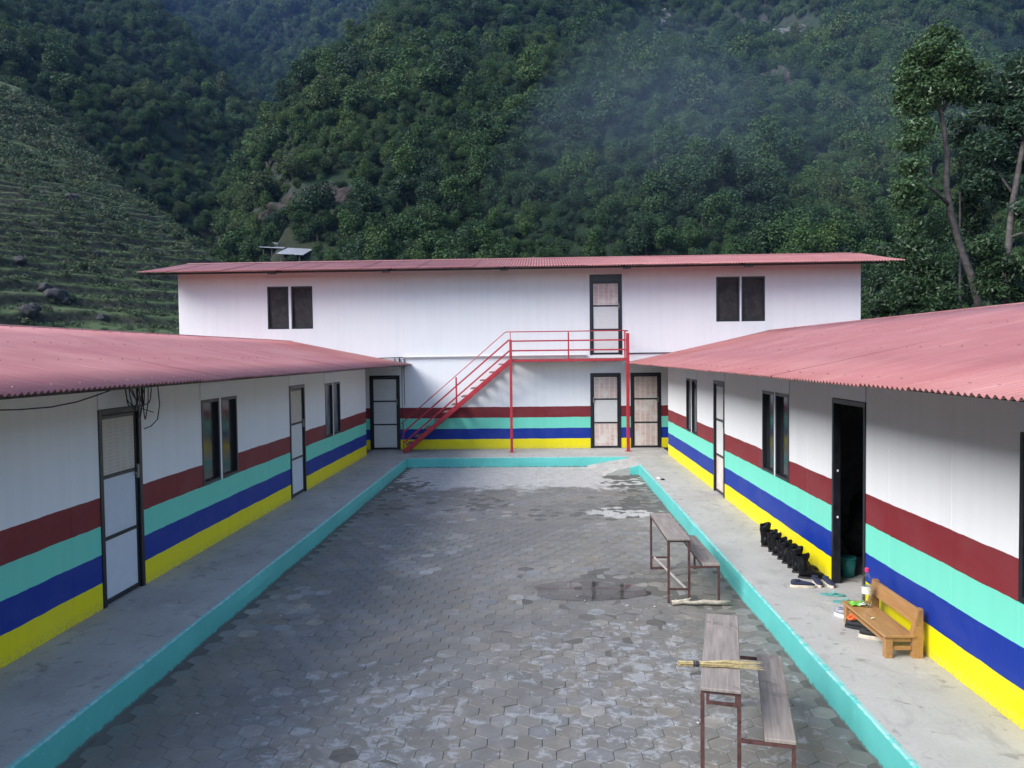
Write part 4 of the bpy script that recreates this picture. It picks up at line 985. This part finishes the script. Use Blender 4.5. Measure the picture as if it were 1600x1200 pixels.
def shoe(lab, m_up, m_sl, group=None, high=.085):
    b = empty('shoe', (0, 0, 0), 0, lab, 'shoe', group); m = MB()
    m.loft([ring(.010, .022, .03, .070), ring(.03, .034, .026, high), ring(.075, .037, .025, high*.86), ring(.115, .038, .025, high*.92), ring(.155, .041, .024, high*.82), ring(.20, .043, .024, .060), ring(.24, .036, .024, .050), ring(.268, .016, .026, .040)])
    m.build('upper', m_up, b, True)
    MB().add([(.062+.042*math.cos(a), .026*math.sin(a), high*.93+.004*math.cos(a)) for a in np.linspace(0, 6.28, 15)[:-1]], [tuple(range(14))]).build('opening', M_inner, b)
    rm = MB().tube([(.062+.045*math.cos(a), .029*math.sin(a), high*.92+.004*math.cos(a)) for a in np.linspace(0, 6.283, 15)], .006, 5); rm.build('collar', m_up, b)
    sole(.276, .043, .0, .030, m_sl, b)
    lm = MB()
    for k_ in range(4): lm.tube([(.115+.018*k_, -.026, high*.80-.006*k_), (.12+.018*k_, 0, high*.95-.008*k_), (.115+.018*k_, .026, high*.80-.006*k_)], .003, 4)
    lm.build('laces', m_sl if m_up is M_greyc else M_lace, b); return b
def place(o, x, y, rz, z=.001, s_=1): o.location = (x, y, z); o.rotation_euler = (0, 0, rz); o.scale = (s_,)*3; return o
place(shoe('navy canvas shoe with cream sole, standing out furthest from the wall by the open door', M_navy, M_rub), 2.79, 8.93, -.10)
place(shoe('navy shoe with cream sole, left one of the pair beside the door frame', M_navy, M_rub, 'pair by the door frame'), 3.125, 9.15, -1.60, s_=.95)
place(shoe('navy shoe with cream sole, right one touching the door frame', M_navy, M_rub, 'pair by the door frame'), 3.235, 9.13, -1.52, s_=.95)
place(shoe('grey and white trainer beside the front leg of the bench', M_greyc, M_white), 2.93, 7.98, -.85, s_=1.05)
place(shoe('black trainer with an orange sock stuffed in, under the bench', M_blackc, M_blackc), 2.90, 7.62, -.5)
place(shoe('black shoe with cream sole, under the front edge of the bench', M_blackc, M_rub), 2.925, 7.36, -.45, s_=1.08)
m = MB(); g = random.Random(5)
for k_ in range(7): a = g.random()*6.28; m.tube([(.045*math.cos(a+q), .03*math.sin(a+q*1.3), .02*q*g.random()) for q in (0, .7, 1.4, 2.1)], [.010, .014, .012, .008], 6)
o = m.build('orange_sock', simple('orange_cloth', (.80, .13, .03), .8, 0, .2, 30), smooth=True, label='crumpled bright orange sock on the black trainer under the bench', cat='sock'); o.location = (2.955, 7.59, .092)
M_flip = simple('teal_foam', (.10, .30, .27), .7, 0, .2, 20); M_flips = simple('teal_strap', (.14, .40, .36), .5)
def slipper(lab):
    b = empty('flip_flop', (0, 0, 0), 0, lab, 'slipper', 'teal flip flops on the walkway'); sole(.26, .045, 0, .016, M_flip, b, 'foam_sole')
    MB().tube([(.10, -.036, .016), (.14, -.030, .042), (.185, 0, .020)], .006, 5).tube([(.10, .036, .016), (.14, .030, .042), (.185, 0, .020)], .006, 5).build('strap', M_flips, b); return b
f0 = slipper('teal flip flop, the one lying nearer the open door'); place(f0, 3.02, 8.64, -.25)
f1 = copy_tree(f0); place(f1, 3.06, 8.38, -.12); f1['label'] = 'teal flip flop, the one lying nearer the bench'
# teal bucket and sacks inside the open room
t = empty('plastic_bucket', (3.60, 9.36, .0), 0, 'teal plastic bucket just inside the open dark doorway', 'bucket'); t.scale = (.84,)*3
M_tealp = simple('teal_plastic', (.02, .22, .19), .4); MB().lathe([(.0, .002), (.082, .002), (.105, .27), (.098, .27), (.076, .012), (.0, .012)], n=20).build('body', M_tealp, t, True); MB().lathe([(.105, .255), (.112, .258), (.112, .274), (.100, .275)], n=20).build('rim', M_tealp, t)
M_sack = simple('dark_sacking', (.06, .055, .05), .9, 0, .5, 12, .4)
for k_, (x, y, s_, lab) in enumerate(((4.25, 10.3, .30, 'dark lumpy sack on the floor inside the open room'), (4.6, 10.9, .38, 'bigger dark sack standing behind the lumpy one in the room'))):
    o = link('sack', rock_mesh('sack', 60+k_, M_sack, 1, 1, 1.0)); o.scale = (s_, s_, s_); o.location = (x, y, s_*.85); tag(o, lab, 'sack')

# cables under the left eave
def eaveL(y): return (-3.72, y, 2.37)
c0 = at(0, 640, 1); 
cab = MB(); P_ = []
for px, py, X in ((-60, 642, -4.3), (30, 640, -4.2), (80, 636, -4.1), (120, 628, -4.0), (150, 618, -3.9), (172, 610, -3.75)):
    d = at(px, py, 1)-Vector((0, 0, CH)); q = Vector((0, 0, CH))+d*(X/d.x); P_.append(q)
cab.tube([P_[0]+Vector((-.05, -2.5, .05))]+P_, .006, 5); cab.build('sagging_cable', M_black, label='single black cable sagging from the left eave along the near wall', cat='cable')
cab = MB(); g = random.Random(11)
for k_ in range(8):
    y0 = 8.42+.07*k_; dy = g.uniform(.12, .45); dz = g.uniform(.16, .42); x = -4.56+g.uniform(-.04, .08); top = 2.40
    cab.tube([(x, y0+dy*.5*(1-math.cos(q)), top - dz*math.sin(q)*(1+.15*math.sin(3*q+k_))) for q in np.linspace(0, math.pi, 11)], .0065, 5)
cab.tube([(-4.57, 9.30, 2.4), (-4.57, 9.34, 2.1), (-4.58, 9.30, 1.93), (-4.60, 9.18, 1.86), (-4.62, 9.06, 1.84)], .007, 5); cab.tube([(-4.6, 8.72, 2.40), (-4.6, 8.9, 2.1), (-4.58, 9.2, 2.02)], .006, 5); cab.tube([(-4.6, 8.98, 2.40), (-4.6, 8.99, 2.1)], .012, 5)
cab.build('cable_bundle', M_black, label='tangle of looped black cables hanging above the nearest left door', cat='cable')

# ------------------------------------------------------------------ trees beside the right wing
def tall_tree(name, lab, Y, trunk, limbs, clusters, leafsize, mat, seed, cat='tree', group=None):
    b = at(*trunk[0][:2], Y); t = empty(name, (b.x, b.y, -1.0), 0, lab, cat, group); o_ = Vector(t.location)
    W_ = lambda px, py, dy=0: at(px, py, Y+dy)-o_
    k_ = Y/F
    pts = [Vector((W_(*trunk[0][:2]).x+.15, W_(*trunk[0][:2]).y, 0))]+[W_(a, c, d) for a, c, r, d in trunk]; m = MB(); m.tube(pts, [trunk[0][2]*k_*.75]+[r*k_*.56 for _, _, r, _ in trunk], 10); m.build('trunk', M_bark, t, True)
    for L_ in limbs:
        m = MB(); m.tube([W_(a, c, d) for a, c, r, d in L_], [r*k_*.5 for _, _, r, _ in L_], 7); m.build('limb', M_bark, t, True)
    C, Rd, n_ = [], [], 0; clusters = [(a, b, c, d, e, int(f*3.3)) for a, b, c, d, e, f in clusters]
    g = np.random.default_rng(seed); tw = MB()
    for px, py, rx, ry, dy, nl in clusters:
        c = np.array(W_(px, py, dy)); nsub = max(6, int(nl/110)); n_ += nl
        for q in range(nsub):
            d = g.normal(size=3); d /= np.linalg.norm(d); rad = g.random()**.45; p = c+d*rad*np.array([rx*k_, (rx+ry)/2*k_, ry*k_])*.86
            C.append(p); r0 = (.34+.34*g.random())*min(1.25, max(.65, (rx+ry)*k_*.35)); Rd.append([r0*1.15, r0*1.15, r0*.75])
            tw.tube([tuple(c-np.array([0, 0, ry*k_*.4])), tuple((c+p)/2+g.normal(size=3)*.08), tuple(p)], [.025, .016, .008], 4)
    tw.build('twigs', M_bark, t)
    V_, Q_ = leaf_cloud(n_, C, Rd, leafsize, seed, .45, .36, True)
    link('crown', npmesh('crown', V_, Q_, [mat], False), t); return t
tall_tree('tall_tree', 'tall slender tree with bent pale trunk and high round crown, left of the pair', 28,
    [(1533, 492, 10, 0), (1517, 430, 9.5, 0), (1499, 382, 9, 0), (1486, 335, 8.5, 0), (1479, 292, 8, 0), (1480, 240, 7.2, 0), (1474, 195, 6.2, 0), (1466, 155, 5, 0), (1462, 110, 3, 0)],
    [[(1484, 322, 6, 0), (1462, 300, 5, -.3), (1440, 284, 3.5, -.5), (1428, 262, 2, -.6)], [(1474, 180, 4, 0), (1446, 150, 3, .3), (1420, 130, 1.5, .4)], [(1472, 175, 4, 0), (1495, 135, 3, -.3), (1512, 100, 1.5, -.4)], [(1500, 380, 6, 0), (1494, 350, 5, .3), (1490, 335, 3, .4)], [(1467, 160, 4, 0), (1450, 110, 2.5, .5), (1440, 80, 1.2, .6)]],
    [(1466, 82, 42, 34, 0, 1500), (1436, 112, 36, 38, .3, 1300), (1502, 112, 36, 38, -.3, 1300), (1424, 148, 24, 24, .2, 500), (1468, 140, 52, 30, 0, 1100), (1520, 150, 22, 26, -.2, 350), (1432, 172, 22, 14, 0, 200), (1440, 198, 18, 12, -.2, 170), (1426, 222, 18, 14, -.3, 160), (1470, 52, 24, 12, 0, 300), (1424, 262, 30, 22, -.4, 252), (1408, 292, 26, 20, -.5, 198), (1438, 306, 30, 22, -.4, 252), (1420, 348, 26, 22, -.2, 204), (1460, 358, 28, 26, .5, 330)],
    .080, M_leaf, 101)
tall_tree('tall_tree', 'tall tree with dark leafy crown cut by the right edge, right of the pair', 27,
    [(1574, 492, 11, 0), (1572, 430, 10, 0), (1577, 372, 9, 0), (1581, 325, 8, 0), (1590, 275, 7.5, 0), (1600, 220, 6.5, 0), (1612, 160, 5, 0)],
    [[(1578, 372, 5, 0), (1592, 366, 4, -.3), (1612, 362, 3, -.4)], [(1584, 305, 5, 0), (1560, 270, 3.5, .3), (1540, 240, 2, .5)], [(1602, 215, 4, 0), (1580, 170, 3, .2), (1570, 140, 1.5, .3)]],
    [(1596, 108, 30, 26, 0, 700), (1580, 148, 36, 28, .2, 900), (1620, 140, 40, 40, 0, 900), (1552, 178, 32, 22, .2, 520), (1590, 195, 42, 26, 0, 760), (1548, 232, 34, 28, .4, 620), (1600, 250, 30, 30, .5, 460), (1530, 280, 30, 26, .8, 460), (1568, 300, 26, 26, .9, 340), (1640, 220, 40, 60, 0, 900), (1606, 330, 22, 22, -.3, 240)],
    .080, M_leaf, 103)
UG = [(1440, 440, 'leafy shrub against the ridge of the right roof, left of the bent trunk', [(1440, 430, 44, 34, 0, 1300), (1405, 462, 36, 28, -.4, 800), (1372, 480, 22, 22, 0, 300), (1466, 472, 36, 24, -.6, 650), (1420, 395, 30, 26, .3, 500)], 27, 105),
      (1500, 300, 'dense dark vine thicket between the two tall trunks', [(1522, 330, 34, 44, 1.0, 1200), (1530, 260, 30, 40, 1.4, 800), (1510, 210, 24, 36, 1.6, 450), (1530, 400, 34, 36, .6, 900), (1500, 440, 34, 34, .6, 800)], 29, 107),
      (1545, 430, 'bright leaved shrub hanging between the trunks above the right roof', [(1545, 388, 26, 16, -.5, 330), (1560, 408, 22, 14, -.5, 230), (1552, 452, 24, 26, 0, 500), (1590, 420, 26, 18, -.6, 300), (1600, 455, 34, 28, 0, 700)], 26.3, 109),
      (1390, 440, 'shrub hugging the right end of the two storey building', [(1372, 440, 20, 26, 2, 320), (1384, 405, 22, 24, 2.4, 300), (1365, 470, 16, 20, 1.4, 220)], 30, 111)]
for px, py, lab, cl_, Y, sd in UG:
    tall_tree('shrub', lab, Y, [(px, 500, 4, 0), (px, py, 2, 0)], [], cl_, .078, M_leaf2, sd, 'shrub')

# ------------------------------------------------------------------ air
def volume(name, lab, col, dens, mb):
    m = bpy.data.materials.new(name); m.use_nodes = True; t = m.node_tree; t.nodes.remove(t.nodes['Principled BSDF'])
    v = t.nodes.new('ShaderNodeVolumePrincipled'); v.inputs['Color'].default_value = (*col, 1); v.inputs['Density'].default_value = dens; v.inputs['Anisotropy'].default_value = .1
    t.links.new(v.outputs[0], t.nodes['Material Output'].inputs['Volume'])
    o = mb.build(name, m, kind='stuff'); return tag(o, lab, 'haze')
volume('haze', 'thin blue haze filling the valley air', (.24, .44, 1.0), .00014, MB().box((-1200, -1200, -2.5), (1200, 1200, 560)))

def blob(px, py, Y, rx, ry, rz):
    c = at(px, py, Y); m = MB(); n = 18; V = []
    m.lathe([(math.sin(math.pi*k/n), -math.cos(math.pi*k/n)) for k in range(n+1)], n=28)
    m.v = [(c.x+x*rx, c.y+y*ry, c.z+z*rz) for x, y, z in m.v]; return m
volume('mist', 'broad faint blue mist hanging over the right half of the forest', (.45, .66, 1.0), .0011, blob(1230, 270, 125, 46, 26, 26))
volume('mist', 'faint pale blue mist drifting across the lower right forest', (.55, .74, 1.0), .0013, blob(1090, 300, 95, 26, 16, 15))
volume('mist', 'thin mist wisp rising in the middle of the forest', (.55, .74, 1.0), .0016, blob(1000, 220, 110, 16, 16, 17))

# chips of mortar and paper on the paving
cm = MB(); g = random.Random(21)
for k_ in range(110):
    x = g.uniform(KL+.2, KR-.2); y = 20.0-14.5*g.random()**1.2; q = g.uniform(.004, .017); a = g.random()*6.28
    cm.add([(x+q*math.cos(a+j*1.57)*g.uniform(.6, 1.3), y+q*math.sin(a+j*1.57)*g.uniform(.6, 1.3), CZ+.012) for j in range(4)]+[(x, y, CZ+.012+q*.5)], [(0, 1, 4), (1, 2, 4), (2, 3, 4), (3, 0, 4)])
cm.build('mortar_chips', simple('mortar_chip', (.50, .49, .47), .8, 0, .3, 3), label='scattered tiny pale chips of mortar lying on the courtyard paving', cat='debris', kind='stuff')
